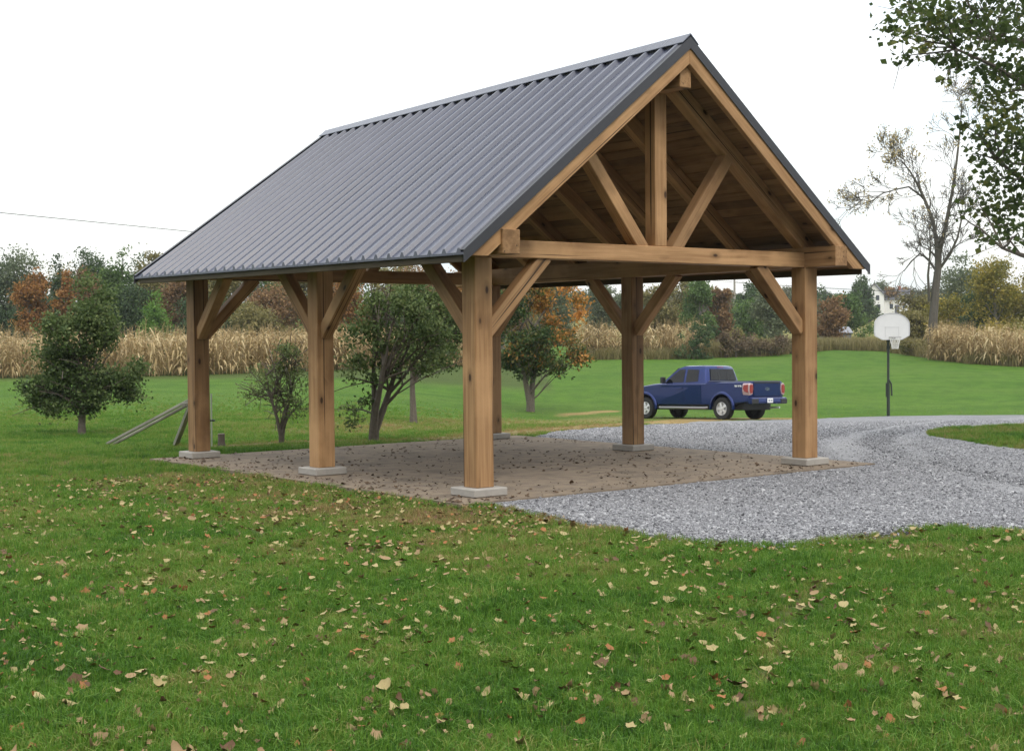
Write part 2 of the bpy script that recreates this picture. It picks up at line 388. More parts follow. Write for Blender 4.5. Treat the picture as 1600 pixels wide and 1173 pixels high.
RUTS = [px_line([(1590, 654), (1480, 658), (1400, 668), (1340, 683), (1310, 700), (1330, 720)]), px_line([(1590, 662), (1480, 668), (1420, 680), (1400, 697), (1450, 722), (1590, 745)]),
        px_line([(1300, 690), (1380, 712), (1500, 742), (1600, 770)])]
DAMP = [px_line([(1590, 658), (1470, 663), (1400, 676), (1370, 690), (1400, 712), (1600, 757)]), px_line([(1230, 690), (1330, 672), (1420, 659), (1590, 650)])]
rut = np.zeros(GX.shape); damp = np.zeros(GX.shape)
for p in RUTS: rut = np.maximum(rut, np.exp(-(seg_dist(GX, GY, p)/.22)**2))
for p in DAMP: damp = np.maximum(damp, np.exp(-(seg_dist(GX, GY, p)/.45)**2))
edge = np.minimum(np.minimum(tt, 1-tt)*40, 1)[:, None]
V = np.stack([GX.ravel(), GY.ravel(), (terrain(GX, GY)+.006+.018*edge-.012*damp*edge+.006*rut*edge).ravel()], 1)
nx, ny = len(gx), len(tt); i = (np.arange(ny-1)[:, None]*nx+np.arange(nx-1)[None]).ravel()
me = mesh_np('gravel_drive', V, np.stack([i, i+1, i+nx+1, i+nx], 1), GRAVEL, smooth=True)
for nm, arr in (('rut', rut*.25), ('damp', damp*.5)):
    a = me.attributes.new(nm, 'FLOAT', 'POINT'); a.data.foreach_set('value', arr.ravel().astype(np.float32))
tag(put('gravel_drive', me), kind='structure')

# ---- grass island
n = 96; rings = np.linspace(0, 1, 14); V = []
for r in rings:
    for k in range(n):
        w = 2*math.pi*k/n; q = r*(1+.05*math.sin(3*w+1)+.03*math.sin(7*w))
        X, Y = ISL[0]+ISL[2]*q*math.cos(w), ISL[1]+ISL[3]*q*math.sin(w)
        V.append((X, Y, float(terrain(X, Y))+.012+.10*(1-r**3)))
Fq = np.array([(i*n+k, i*n+(k+1) % n, (i+1)*n+(k+1) % n, (i+1)*n+k) for i in range(13) for k in range(n)])
me = mesh_np('grass_island', V, Fq, GROUND, smooth=True)
a = me.attributes.new('dry', 'FLOAT', 'POINT'); a.data.foreach_set('value', np.full(len(V), .22, np.float32))
a = me.attributes.new('soil', 'FLOAT', 'POINT'); a.data.foreach_set('value', np.full(len(V), .5, np.float32))
tag(put('grass_island', me), kind='structure')
def ground_z(X, Y):
    d = island_d(X, Y)
    return np.where(d < 1, terrain(X, Y)+.012+.10*(1-np.clip(d, 0, 1)**3), terrain(X, Y))

# ---- slab
def slab_material():
    m, t, b = mat('dusty_concrete')
    tc = N(t, 'ShaderNodeTexCoord')
    def nz(sc, det=6):
        n = N(t, 'ShaderNodeTexNoise'); n.inputs['Scale'].default_value = sc; n.inputs['Detail'].default_value = det; t.links.new(tc.outputs['Object'], n.inputs[0]); return n.outputs[0]
    a1, a2, a3, a4 = nz(.8), nz(4.5), nz(70, 3), nz(1.7)
    c = mixc(t, (.215, .166, .116), (.28, .222, .160), a1)
    c = mixc(t, c, (.165, .128, .098), ramp(t, a2, [(.44, (0,)*3), (.66, (.85,)*3)]))
    c = mixc(t, c, (.34, .295, .25), ramp(t, a3, [(.55, (0,)*3), (.75, (.6,)*3)]))
    c = mixc(t, c, (.13, .105, .08), ramp(t, a4, [(.52, (0,)*3), (.70, (.7,)*3)]))
    t.links.new(c, b.inputs['Base Color']); b.inputs['Roughness'].default_value = .9; b.inputs['Specular IOR Level'].default_value = .2
    bp = N(t, 'ShaderNodeBump'); bp.inputs['Strength'].default_value = .25; bp.inputs['Distance'].default_value = .01
    t.links.new(a3, bp.inputs['Height']); t.links.new(bp.outputs[0], b.inputs['Normal']); return m
pts = []
x0, x1, y0, y1 = SLAB
for (ax, ay), (bx, by) in (((x0, y0), (x1, y0)), ((x1, y0), (x1, y1)), ((x1, y1), (x0, y1)), ((x0, y1), (x0, y0))):
    k = int(math.hypot(bx-ax, by-ay)/.15)
    for j in range(k): pts.append((ax+(bx-ax)*j/k+random.gauss(0, .008), ay+(by-ay)*j/k+random.gauss(0, .008)))
mb = MB().prism([to_world(*p) for p in pts], .012, -.14, 'xy')
tag(mb.obj('concrete_slab', slab_material()), kind='structure')

# ================================================================== THE PAVILION
pav = empty('timber_pavilion', (*to_world(0, 0), 0), YAW)
tag(pav, 'open timber frame pavilion with blue grey ribbed metal roof on six posts', 'pavilion')
W, LC, LD, H, ZP, OF, OB, OE, ZE, ZR, PW = 5.607, 3.443, 7.073, 2.706, .109, .61, .86, .584, 2.756, 5.32, .25
YF, YB = -OF, LD+OB
def zr(y): t = (y-YF)/(YB-YF); return ZR+.055-.155*t
def ze(y): t = (y-YF)/(YB-YF); return ZE-.015+.055*t
def rp(side, s, y, dz=0):                               # roof point: side -1 left, +1 right; s 0 eave .. 1 ridge
    xe = -OE if side < 0 else W+OE
    return np.array([xe+(W/2-xe)*s, y, ze(y)+(zr(y)-ze(y))*s+dz])
def frame(o, xdir, up=(0, 0, 1)):
    x = Vector(xdir).normalized(); u = Vector(up); y = u.cross(x)
    if y.length < 1e-4: y = Vector((0, 1, 0)).cross(x)
    y.normalize(); z = x.cross(y)
    return Matrix(((x.x, y.x, z.x, o[0]), (x.y, y.y, z.y, o[1]), (x.z, y.z, z.z, o[2]), (0, 0, 0, 1)))
HEXF = [(0, 3, 2, 1), (4, 5, 6, 7), (0, 1, 5, 4), (1, 2, 6, 5), (2, 3, 7, 6), (3, 0, 4, 7)]
def hexa(name, P8, axis, m=WOOD, parent=pav, bevel=.006, faces=HEXF):
    """eight corners in pavilion space; grain along axis"""
    M = frame(P8[0], axis); I = M.inverted()
    mb = MB(); mb.add([I @ Vector(p) for p in P8], faces)
    o = mb.obj(name, m, parent, M, bevel=bevel); return o
def beam(name, p0, p1, w, h, m=WOOD, up=(0, 0, 1), parent=pav, bevel=.008):
    p0, p1 = Vector(p0), Vector(p1); M = frame(p0, p1-p0, up); L = (p1-p0).length
    mb = MB().box((0, -w/2, -h/2), (L, w/2, h/2))
    return mb.obj(name, m, parent, M, bevel=bevel)
POSTS = {'A': (0, 0), 'B': (W, 0), 'C': (0, LC), 'D': (0, LD), 'E': (W, LC), 'F': (W, LD)}
fw = .235
foot_me = MB().prism([(-fw, -fw), (fw, -fw), (fw, fw), (-fw, fw)], 0, ZP-.014, 'xy').mesh('concrete_footing', CONC, bevel=.012)
for k, (x, y) in POSTS.items():
    o = put('concrete_footing', foot_me, pav, (x, y, .013)); o.rotation_euler = (0, 0, random.gauss(0, .01))
    beam('post', (x, y, ZP-.004), (x, y, H), PW, PW, up=(0, 1, 0), bevel=.010)
# plates along the eaves, ties across the ends, ridge
PH = .27
for x in (0, W): beam('eave_beam', (x, YF-.03, H+PH/2), (x, YB+.03, H+PH/2), PW-.006, PH)
for y in (0, LD): beam('tie_beam', (PW/2-.01, y, H+.1), (W-PW/2+.01, y, H+.1), PW-.03, .20)
rb = .19; yb0, yb1 = YF+.08, YB-.08
def ridge_sec(y): z = zr(y)-.285; return [(W/2-rb/2, y, z-.28), (W/2+rb/2, y, z-.28), (W/2+rb/2, y, z-.075), (W/2, y, z-.01), (W/2-rb/2, y, z-.075)]
P = ridge_sec(yb0)+ridge_sec(yb1); M = frame(P[0], (0, 1, 0)); I = M.inverted()
MB().add([I @ Vector(p) for p in P], [(4, 3, 2, 1, 0), (5, 6, 7, 8, 9)]+[(i, (i+1) % 5, (i+1) % 5+5, i+5) for i in range(5)]).obj('ridge_beam', WOOD, pav, M, bevel=.006)
def rafter(name, side, y, w, top, depth, s0=0., level=None, m=WOOD):
    """vertical layers below the metal: top .. top-depth; optional level cut of the tail"""
    ya, yb = y-w/2, y+w/2; P = []
    s_low = s0
    if level is not None:                                  # where the underside meets the level cut
        rise = zr(y)-ze(y); s_low = s0+max(0, (level-(ze(y)+rise*s0-top-depth))/rise)
        s_top = s0+max(0, (level-(ze(y)+rise*s0-top))/rise)
    else: s_top = s0
    for yy in (ya, yb):
        P += [rp(side, s_top, yy, -top), rp(side, s_low, yy, -top-depth), rp(side, 1, yy, -top-depth), rp(side, 1, yy, -top)]
    ax = rp(side, 1, y)-rp(side, 0, y)
    F8 = [(0, 1, 2, 3), (7, 6, 5, 4), (0, 4, 5, 1), (1, 5, 6, 2), (2, 6, 7, 3), (3, 7, 4, 0)]
    return hexa(name, P, ax, m, faces=F8)
ny = 7
for j in range(ny):
    y = LD*j/(ny-1)
    for side in (-1, 1): rafter('rafter', side, y, .14 if j not in (0, ny-1) else .17, .075, .25, s0=.135)
for y in (YF+.045, YB-.045):
    for side in (-1, 1): rafter('barge_rafter', side, y, 0.075, .075, .215, s0=.0, level=ze(y)-.065)
# king posts and struts
for y in (0, LD):
    beam('king_post', (W/2, y, H+.20), (W/2, y, zr(y)-.55), .20, .19, up=(0, 1, 0))
    for side in (-1, 1):
        pb = Vector((W/2+side*.24, y, H+.12)); pt = Vector(rp(side, .615, y, -.20))
        beam('strut', pb, pt, .16, .17, up=(0, 1, 0))
# knee braces
BL = .85
def brace(x, y, dx, dy):
    c0 = Vector((x+dx*(PW/2-.03), y+dy*(PW/2-.03), H-BL)); c1 = Vector((x+dx*(PW/2+BL), y+dy*(PW/2+BL), H+.03))
    beam('knee_brace', c0, c1, .15, .165, up=(0, 0, 1))
for k, (x, y) in POSTS.items():
    if k in 'ABDF': brace(x, y, 1 if x == 0 else -1, 0)
    if k in 'ACBE': brace(x, y, 0, 1)
    if k in 'CDEF': brace(x, y, 0, -1)
# ceiling boards, laid along the roof
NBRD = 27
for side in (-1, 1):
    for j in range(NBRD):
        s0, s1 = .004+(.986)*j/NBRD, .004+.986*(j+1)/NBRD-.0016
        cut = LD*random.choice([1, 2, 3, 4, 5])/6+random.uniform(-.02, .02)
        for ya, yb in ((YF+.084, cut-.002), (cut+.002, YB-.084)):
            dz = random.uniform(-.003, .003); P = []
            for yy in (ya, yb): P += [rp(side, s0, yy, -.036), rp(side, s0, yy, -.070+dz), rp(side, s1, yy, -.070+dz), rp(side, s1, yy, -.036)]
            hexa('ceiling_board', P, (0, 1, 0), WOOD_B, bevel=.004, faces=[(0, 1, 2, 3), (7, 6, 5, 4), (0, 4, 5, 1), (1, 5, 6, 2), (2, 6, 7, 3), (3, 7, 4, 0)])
# fascia under both eaves
for side in (-1, 1):
    P = []
    for yy in (YF+.085, YB-.085):
        a = rp(side, .0, yy, -.028); d = -.032*side
        P += [a, a+[0, 0, -.105], a+[d, 0, -.105], a+[d, 0, .0]]
    hexa('fascia_board', P, (0, 1, 0), WOOD_F, faces=[(0, 1, 2, 3), (7, 6, 5, 4), (0, 4, 5, 1), (1, 5, 6, 2), (2, 6, 7, 3), (3, 7, 4, 0)])
# ribbed sheets
PITCHR = .272; RW, RT, RH = .088, .034, .050
ytot = YB-YF; npan = math.ceil(ytot/(4*PITCHR))
for side in (-1, 1):
    for j in range(npan):
        ya, yb = YF+.004+j*4*PITCHR, min(YF+(j+1)*4*PITCHR, YB-.004)
        prof = [(ya, 0)]; y = ya+PITCHR*.35
        while y < yb-RW:
            prof += [(y-RW/2, 0), (y-RT/2, RH), (y+RT/2, RH), (y+RW/2, 0)]; y += PITCHR
            if False: prof += [(y-PITCHR/2-.018, 0), (y-PITCHR/2, .006), (y-PITCHR/2+.018, 0)]
        prof += [(yb-.0015, 0)]
        n = len(prof); s0 = -.012
        V = [rp(side, s0, y_, h_) for y_, h_ in prof]+[rp(side, 1, y_, h_) for y_, h_ in prof]
        V += [rp(side, s0, prof[0][0], -.025), rp(side, s0, prof[-1][0], -.025), rp(side, 1, prof[0][0], -.025), rp(side, 1, prof[-1][0], -.025)]
        Fs = [(i, i+1, n+i+1, n+i) for i in range(n-1)]
        Fs += [tuple([2*n+1]+list(range(n-1, -1, -1))+[2*n])[::-1], (2*n, 2*n+1, 2*n+3, 2*n+2), (0, n, 2*n+2, 2*n), (n-1, 2*n+1, 2*n+3, 2*n-1)]
        o = MB().add(V, Fs).obj('roof_sheet', METAL, pav)
# ridge cap
for side in (-1, 1):
    V = []
    wd = .135/(W/2+OE)
    for y in (YF-.012, YB+.012):
        V += [rp(side, 1-wd, y, .052), rp(side, 1-wd, y, .061), rp(side, 1, y, .074), rp(side, 1, y, .055)]
    MB().add(V, [(0, 1, 2, 3), (7, 6, 5, 4), (0, 4, 5, 1), (1, 5, 6, 2), (2, 6, 7, 3), (3, 7, 4, 0)]).obj('ridge_cap', METAL, pav)
    # foam closure under the cap: dark strip between the ribs
    V = []
    for y in (YF+.01, YB-.01): V += [rp(side, 1-wd+.012, y, -.005), rp(side, 1-wd+.012, y, .050), rp(side, 1, y, .052), rp(side, 1, y, -.005)]
    MB().add(V, [(0, 1, 2, 3), (7, 6, 5, 4), (0, 4, 5, 1), (1, 5, 6, 2), (2, 6, 7, 3), (3, 7, 4, 0)]).obj('closure_strip', TRIM, pav)
# rake trim on both gables
for y, sg in ((YF, -1), (YB, 1)):
    for side in (-1, 1):
        V = []
        for s in (-.014, 1.0):
            for yy, dz in ((y+sg*.004, .034), (y-sg*.07, .034), (y-sg*.07, .028), (y-sg*.001, .028), (y-sg*.001, -.098), (y+sg*.012, -.105), (y+sg*.012, .034)):
                V.append(rp(side, s, yy, dz))
        n = 7
        MB().add(V, [tuple(range(n))[::-1], tuple(range(n, 2*n))]+[(i, (i+1) % n, (i+1) % n+n, i+n) for i in range(n)]).obj('rake_trim', TRIM, pav)

# ================================================================== SCATTERED STUFF (many small instances in one object)
def scatter(name, P, variants, scale, rot=None, tint=None, tilt=0.0):
    n = len(P); vid = RNG.integers(0, len(variants), n)
    me = bpy.data.meshes.new(name); me.vertices.add(n); me.vertices.foreach_set('co', np.asarray(P, np.float32).ravel()); me.update()
    r3 = np.zeros((n, 3)); r3[:, 2] = RNG.uniform(0, 2*math.pi, n) if rot is None else rot
    r3[:, 0] = RNG.normal(0, tilt, n) if tilt else 0; r3[:, 1] = RNG.normal(0, tilt, n) if tilt else 0
    for nm, typ, key, arr in (('rot3', 'FLOAT_VECTOR', 'vector', r3), ('scl', 'FLOAT', 'value', np.broadcast_to(scale, n)), ('vid', 'INT', 'value', vid), ('tint', 'FLOAT', 'value', np.zeros(n) if tint is None else tint)):
        a = me.attributes.new(nm, typ, 'POINT'); a.data.foreach_set(key, np.ascontiguousarray(arr, dtype=np.int32 if typ == 'INT' else np.float32).ravel())
    coll = bpy.data.collections.new(name+'_pieces')
    for i, vm in enumerate(variants): coll.objects.link(bpy.data.objects.new('%s_piece_%02d' % (name, i), vm))
    o = put(name, me)
    g = bpy.data.node_groups.new(name, 'GeometryNodeTree')
    g.interface.new_socket('Geometry', in_out='INPUT', socket_type='NodeSocketGeometry'); g.interface.new_socket('Geometry', in_out='OUTPUT', socket_type='NodeSocketGeometry')
    gi = N(g, 'NodeGroupInput'); go = N(g, 'NodeGroupOutput'); ip = N(g, 'GeometryNodeInstanceOnPoints')
    ci = N(g, 'GeometryNodeCollectionInfo'); ci.inputs[0].default_value = coll; ci.inputs[1].default_value = True; ci.inputs[2].default_value = True
    def attr(nm, dt):
        a = N(g, 'GeometryNodeInputNamedAttribute', data_type=dt); a.inputs[0].default_value = nm; return a.outputs[0]
    g.links.new(gi.outputs[0], ip.inputs['Points']); g.links.new(ci.outputs[0], ip.inputs['Instance'])
    ip.inputs['Pick Instance'].default_value = True
    g.links.new(attr('vid', 'INT'), ip.inputs['Instance Index'])
    er = N(g, 'FunctionNodeEulerToRotation'); g.links.new(attr('rot3', 'FLOAT_VECTOR'), er.inputs[0]); g.links.new(er.outputs[0], ip.inputs['Rotation'])
    g.links.new(attr('scl', 'FLOAT'), ip.inputs['Scale']); g.links.new(ip.outputs[0], go.inputs[0])
    md = o.modifiers.new('scatter', 'NODES'); md.node_group = g
    return o
GRASS = leafmat('grass_blades', [(0, (.032, .085, .014)), (.25, (.070, .178, .017)), (.5, (.138, .265, .032)), (.72, (.225, .255, .058)), (.88, (.33, .26, .11)), (1, (.33, .20, .10))], .3, inst=True)
def tuft(nb, rad, hmin, hmax, wid, lean, seed, m=GRASS):
    r = np.random.default_rng(seed); V = []; Fs = []; T = []
    for k in range(nb):
        a = r.uniform(0, 6.283); q = rad*math.sqrt(r.uniform()); bx, by = q*math.cos(a), q*math.sin(a)
        h = r.uniform(hmin, hmax); d = r.uniform(0, 6.283); ln = h*abs(r.normal(0, lean)); f = r.uniform(0, 6.283); w = wid*r.uniform(.7, 1.2)
        wx, wy = w*math.cos(f), w*math.sin(f); lx, ly = ln*math.cos(d), ln*math.sin(d); i = len(V)
        V += [(bx-wx, by-wy, -.01), (bx+wx, by+wy, -.01), (bx+lx*.4-wx*.8, by+ly*.4-wy*.8, h*.6), (bx+lx*.4+wx*.8, by+ly*.4+wy*.8, h*.6), (bx+lx, by+ly, h*(1-.25*min(1, ln/h)))]
        Fs += [(i, i+1, i+3, i+2), (i+2, i+3, i+4)]; T += [r.normal(0, .13)]*5
    me = mesh_np('tuft', V, Fs, m)
    a = me.attributes.new('blade', 'FLOAT', 'POINT'); a.data.foreach_set('value', np.array(T, np.float32)); return me
def lawn_points(n, d0, d1, p, umin=-.46, umax=.46, side=0):
    """random ground points inside a wide wedge ahead; density falls as D^-p"""
    u = RNG.uniform(0, 1, n); e = 2-p
    D = (d0**e+u*(d1**e-d0**e))**(1/e); X = RNG.uniform(umin, umax, n)*(D+side); return X, D
X, Y = lawn_points(190000, 4.4, 64, 1.42, side=4.5)
k_ = RNG.uniform(0, 1, len(X)) > ss(34, 62, Y); X, Y = X[k_], Y[k_]
keep = ~in_gravel(X, Y, .03) & ~in_slab(X, Y, .05) | (island_d(X, Y) < .97)
X, Y = X[keep], Y[keep]
dryp = np.zeros(len(X))
for pts, w, am in DRY: dryp = np.maximum(dryp, am*np.exp(-(seg_dist(X, Y, pts)/w)**2))
lx, ly = to_local(X, Y)
worn = np.exp(-((lx+1.9)/1.5)**2)*(ly > -3)*(ly < 10)*.55+np.exp(-((ly+1.3)/.8)**2)*(lx > -2)*(lx < 1.5)*.4+.35*(island_d(X, Y) < 1)
n1 = vnoise(X, Y, .55, 1); n2 = vnoise(X, Y, 2.1, 2)
n3 = vnoise(X, Y, 5.5, 12)
tint = .36+.20*n1+.20*n2+.12*n3+.10*ss(7, 14, Y)*(1-ss(18, 30, Y))+.50*dryp+.26*worn*(1+n2)+RNG.normal(0, .09, len(X))+.07*ss(22, 40, Y)
sc = (.80+.35*vnoise(X, Y, 1.3, 3)+.40*np.clip(vnoise(X, Y, 3.7, 21)-.1, 0, 1))*RNG.uniform(.75, 1.2, len(X))*(1+.35*ss(10, 40, Y))*(1-.5*np.clip(dryp+worn*.6, 0, 1))
sc = sc*(1-.65*ss(34, 60, Y)); tint = tint+.12*ss(34, 60, Y)
keep = RNG.uniform(0, 1, len(X)) > .90*dryp
P = np.stack([X, Y, ground_z(X, Y)], 1)[keep]
o = scatter('grass', P, [tuft(26, .06, .030, .105, .0031, .75, 100+i) for i in range(6)], sc[keep].clip(.3, 2), tint=tint[keep].clip(0, .97))
tag(o, 'short green lawn grass covering the ground around the pavilion', 'grass', kind='stuff')

# gravel stones
STONE = leafmat('gravel_stone', [(0, (.035, .035, .04)), (.3, (.135, .135, .144)), (.65, (.27, .27, .282)), (1, (.45, .45, .46))], 0, inst=True)
def stone(seed):
    r = np.random.default_rng(seed); bm = bmesh.new(); bmesh.ops.create_icosphere(bm, subdivisions=1, radius=.5)
    for v in bm.verts: v.co *= r.uniform(.7, 1.15); v.co.z *= .62; v.co.x *= 1.15
    me = bpy.data.meshes.new('stone'); bm.to_mesh(me); bm.free(); me.materials.append(STONE); return me
X, Y = lawn_points(300000, 11.5, 46, 1.7, -.05, .42)
keep = in_gravel(X, Y, 0) | (in_gravel(X, Y, -.3) & (RNG.uniform(0, 1, len(X)) < .07)); keep = keep & ~in_slab(X, Y, -.03) & (island_d(X, Y) > 1.0); X, Y = X[keep], Y[keep]
rutd = np.min([seg_dist(X, Y, p) for p in RUTS], 0); keep = RNG.uniform(0, 1, len(X)) > .65*np.exp(-(rutd/.25)**2); X, Y = X[keep], Y[keep]
P = np.stack([X, Y, terrain(X, Y)+.024], 1)
o = scatter('gravel_stones', P, [stone(i) for i in range(6)], RNG.lognormal(math.log(.0175), .42, len(X)).clip(.009, .055), tint=RNG.normal(.55, .25, len(X)).clip(0, 1), tilt=.5)
tag(o, 'loose grey crushed stone spread over the driveway', 'gravel', kind='stuff')

# fallen leaves
LEAFM = []
for nm, c1, c2 in (('cream', (.31, .245, .105), (.40, .33, .165)), ('tan', (.26, .17, .085), (.34, .24, .13)), ('orange', (.26, .105, .035), (.32, .15, .06)), ('brown', (.09, .05, .026), (.15, .085, .045))):
    m = simple('leaf_'+nm, tuple((a+b)/2 for a, b in zip(c1, c2)), .7, var=.28, scale=38, spec=.25); LEAFM.append(m)
def fallen_leaf(seed, m, lobes=5):
    r = np.random.default_rng(seed); n = 15; V = [(0, 0, 0)]; cx, cy = r.uniform(.15, .45), r.uniform(.05, .35)
    for k in range(n):
        a = 2*math.pi*k/n; q = 1+.17*math.cos(lobes*a)*(1 if lobes > 2 else .4)+r.normal(0, .06)
        x, y = q*math.cos(a), q*math.sin(a)*r.uniform(.72, .82)
        V.append((x, y, cx*x*x*1.2+cy*abs(y)*1.4+r.normal(0, .05)))
    Fs = [(0, 1+k, 1+(k+1) % n) for k in range(n)]
    i = len(V); V += [(-1, -.03, .1), (-1, .03, .1), (-1.55, .02, .35), (-1.55, -.02, .35)]; Fs.append((i, i+1, i+2, i+3))
    return mesh_np('fallen_leaf', V, Fs, m, smooth=True)
leaf_me = [[fallen_leaf(10*mi+k, m, (5, 5, 2, 3)[k]) for k in range(4)] for mi, m in enumerate(LEAFM)]
LLAB = ['pale cream dry fallen leaf in the %s of the %s of lawn', 'tan curled fallen leaf in the %s of the %s of lawn', 'orange brown fallen leaf in the %s of the %s of lawn', 'dark brown withered fallen leaf in the %s of the %s of lawn']
X, Y = lawn_points(7000, 5.9, 18.5, .2, -.40, .40)
cl = vnoise(X, Y, .9, 9); keep = ~in_gravel(X, Y, -.1) & ~in_slab(X, Y, -.1) & (RNG.uniform(-.9, .55, len(X)) < cl); X, Y = X[keep], Y[keep]
order = np.argsort(Y); X, Y = X[order], Y[order]
far_pts = {i: [] for i in range(4)}
for k, (x, y) in enumerate(zip(X, Y)):
    mi = int(RNG.choice(4, p=[.38, .33, .13, .16])); z = float(terrain(x, y))+.036+RNG.uniform(-.016, .018)
    s = RNG.uniform(.014, .034)*(1 if RNG.uniform() > .15 else 1.3)
    if k < 300:
        o = bpy.data.objects.new('fallen_leaf', leaf_me[mi][int(RNG.integers(4))]); o.location = (x, y, z); o.scale = (s*RNG.uniform(.7, 1.1), s, s*RNG.uniform(.8, 2.6))
        o.rotation_euler = (RNG.normal(0, .5), RNG.normal(0, .5), RNG.uniform(0, 6.28)); link(o)
        q = x/y; zone = 'far left side' if q < -.21 else 'left side' if q < -.07 else 'middle' if q < .07 else 'right side' if q < .21 else 'far right side'
        row = 'nearest strip' if y < 7.2 else 'near strip' if y < 8.2 else 'second strip' if y < 9.6 else 'back strip'
        tag(o, LLAB[mi] % (zone, row), 'leaf', 'fallen leaves on the lawn')
    else: far_pts[mi].append((x, y, z, s))
allp = [(p, mi) for mi in range(4) for p in far_pts[mi]]
P = np.array([p[:3] for p, _ in allp])
o = scatter('leaf_litter', P, [leaf_me[a][b] for a, b in ((0, 0), (0, 1), (0, 2), (0, 3), (1, 0), (1, 2), (2, 1), (3, 0))], np.array([p[3] for p, _ in allp]), tilt=.35)
tag(o, 'small pale fallen leaves scattered over the lawn towards the pavilion', 'leaves', kind='stuff')
# crumbled brown leaf bits worked into the turf
X, Y = lawn_points(16000, 6, 19, .6, -.42, .42); keep = ~in_gravel(X, Y, -.05) & ~in_slab(X, Y, .0); X, Y = X[keep], Y[keep]
lx, ly = to_local(X, Y); dn = .25+.75*np.clip(np.exp(-((lx+1.6)/1.6)**2)*(ly > -2.5)+np.exp(-((ly+1.2)/1.0)**2)*(lx > -2.5)*(lx < 1.2), 0, 1)
keep = (RNG.uniform(0, 1, len(X)) < dn*(.6+.9*vnoise(X, Y, .8, 15))); X, Y = X[keep], Y[keep]
o = scatter('leaf_crumbs', np.stack([X, Y, terrain(X, Y)+RNG.uniform(.025, .06, len(X))], 1), [leaf_me[1][0], leaf_me[1][3], leaf_me[2][2], leaf_me[3][1], leaf_me[3][3], leaf_me[0][3]], RNG.uniform(.007, .021, len(X)), tilt=.6)
tag(o, 'crumbled brown leaf bits worked into the turf near the slab', 'leaves', kind='stuff')
# dark leaves blown onto the slab
sx, sy = RNG.uniform(SLAB[0]+.1, SLAB[1]-.1, 1300), RNG.uniform(SLAB[2]+.1, SLAB[3]-.1, 1300)
keep = vnoise(sx, sy, .8, 4) > -.25; sx, sy = sx[keep], sy[keep]
e1 = RNG.exponential(.35, 500); e2 = RNG.uniform(0, 1, 500); sx = np.r_[sx, np.where(e2 < .6, SLAB[0]+.03+e1, SLAB[0]+.05+7*(e2-.6)/.4)]; sy = np.r_[sy, np.where(e2 < .6, SLAB[2]+.05+7.8*e2/.6, SLAB[2]+.03+e1)]
ok = (sx < SLAB[1]-.05) & (sy < SLAB[3]-.05); sx, sy = sx[ok], sy[ok]; X, Y = to_world(sx, sy)
LEAFD = simple('leaf_dark', (.095, .058, .032), .8, var=.4, scale=30)
o = scatter('slab_leaf_litter', np.stack([X, Y, np.full(len(X), .016)], 1), [fallen_leaf(70+k, LEAFD, (5, 3, 2)[k % 3]) for k in range(4)], RNG.lognormal(math.log(.015), .45, len(X)).clip(.006, .04), tilt=.25)
tag(o, 'dark brown dry leaves blown over the concrete slab', 'leaves', kind='stuff')
X, Y = lawn_points(500, 14, 22, 1, -.3, .36); keep = in_gravel(X, Y, .1) & ~in_slab(X, Y, -.05); X, Y = X[keep], Y[keep]

# corn
CORN = leafmat('dry_corn', [(0, (.20, .13, .055)), (.4, (.40, .29, .14)), (.75, (.56, .44, .24)), (1, (.66, .56, .36))], .3, inst=True)
def corn(seed):
    r = np.random.default_rng(seed); mb = MB(); T = []
    h = r.uniform(1.9, 2.3); bx, by = r.normal(0, .10, 2)
    mb.tube([(0, 0, -.05), (bx*.4, by*.4, h*.5), (bx, by, h)], [.016, .014, .006], 4); T += [-.15]*len(mb.v)
    for k in range(9):
        z = h*(.18+.085*k); a = r.uniform(0, 6.28); L = r.uniform(.45, .85); w = r.uniform(.03, .05); dr = r.uniform(.3, 1.3)
        c, s = math.cos(a), math.sin(a); tt_ = r.normal(0, .13)
        V = []
        for j, q in enumerate((0, .35, .7, 1)):
            px = L*q*.75; pz = z+L*(.55*q-dr*1.1*q*q); ww = w*(.6, 1, .8, .1)[j]
            pz = max(pz, .03); V += [(bx*z/h+c*px-s*ww, by*z/h+s*px+c*ww, pz), (bx*z/h+c*px+s*ww, by*z/h+s*px-c*ww, pz)]
        mb.add(V, [(0, 1, 3, 2), (2, 3, 5, 4), (4, 5, 7, 6)]); T += [tt_]*8
    for k in range(4):
        a = r.uniform(0, 6.28); mb.add([(bx, by, h-.03), (bx+.01, by, h-.03), (bx+.14*math.cos(a), by+.14*math.sin(a), h+r.uniform(.08, .25))], [(0, 1, 2)]); T += [0]*3
    me = mesh_np('corn', mb.v, mb.f, CORN); a = me.attributes.new('blade', 'FLOAT', 'POINT'); a.data.foreach_set('value', np.array(T, np.float32)); return me
corn_me = [corn(40+i) for i in range(7)]
def corn_field(label, edge, rows, dens, depth=.75, sc=1.0):
    """edge: front line as ground points left to right; rows go back from it"""
    P = []
    e = np.array(edge); seg = np.hypot(*np.diff(e[:, :2], axis=0).T); cum = np.r_[0, np.cumsum(seg)]
    for j in range(rows):
        n = int(cum[-1]*dens*(1 if j < 4 else .55)); s = np.sort(RNG.uniform(0, cum[-1], n))
        X = np.interp(s, cum, e[:, 0])*(1+j*depth/70)+RNG.normal(0, .1, n); Y = np.interp(s, cum, e[:, 1])+j*depth+RNG.normal(0, .10, n)
        P.append(np.stack([X, Y, terrain(X, Y)], 1))
    P = np.vstack(P)
    t = .5+.22*vnoise(P[:, 0], P[:, 1], .35, 6)+RNG.normal(0, .1, len(P))
    return tag(scatter('corn_field', P, corn_me, RNG.normal(1, .09, len(P))*sc, tint=t.clip(.05, .95), tilt=.07), label, 'corn', kind='stuff')
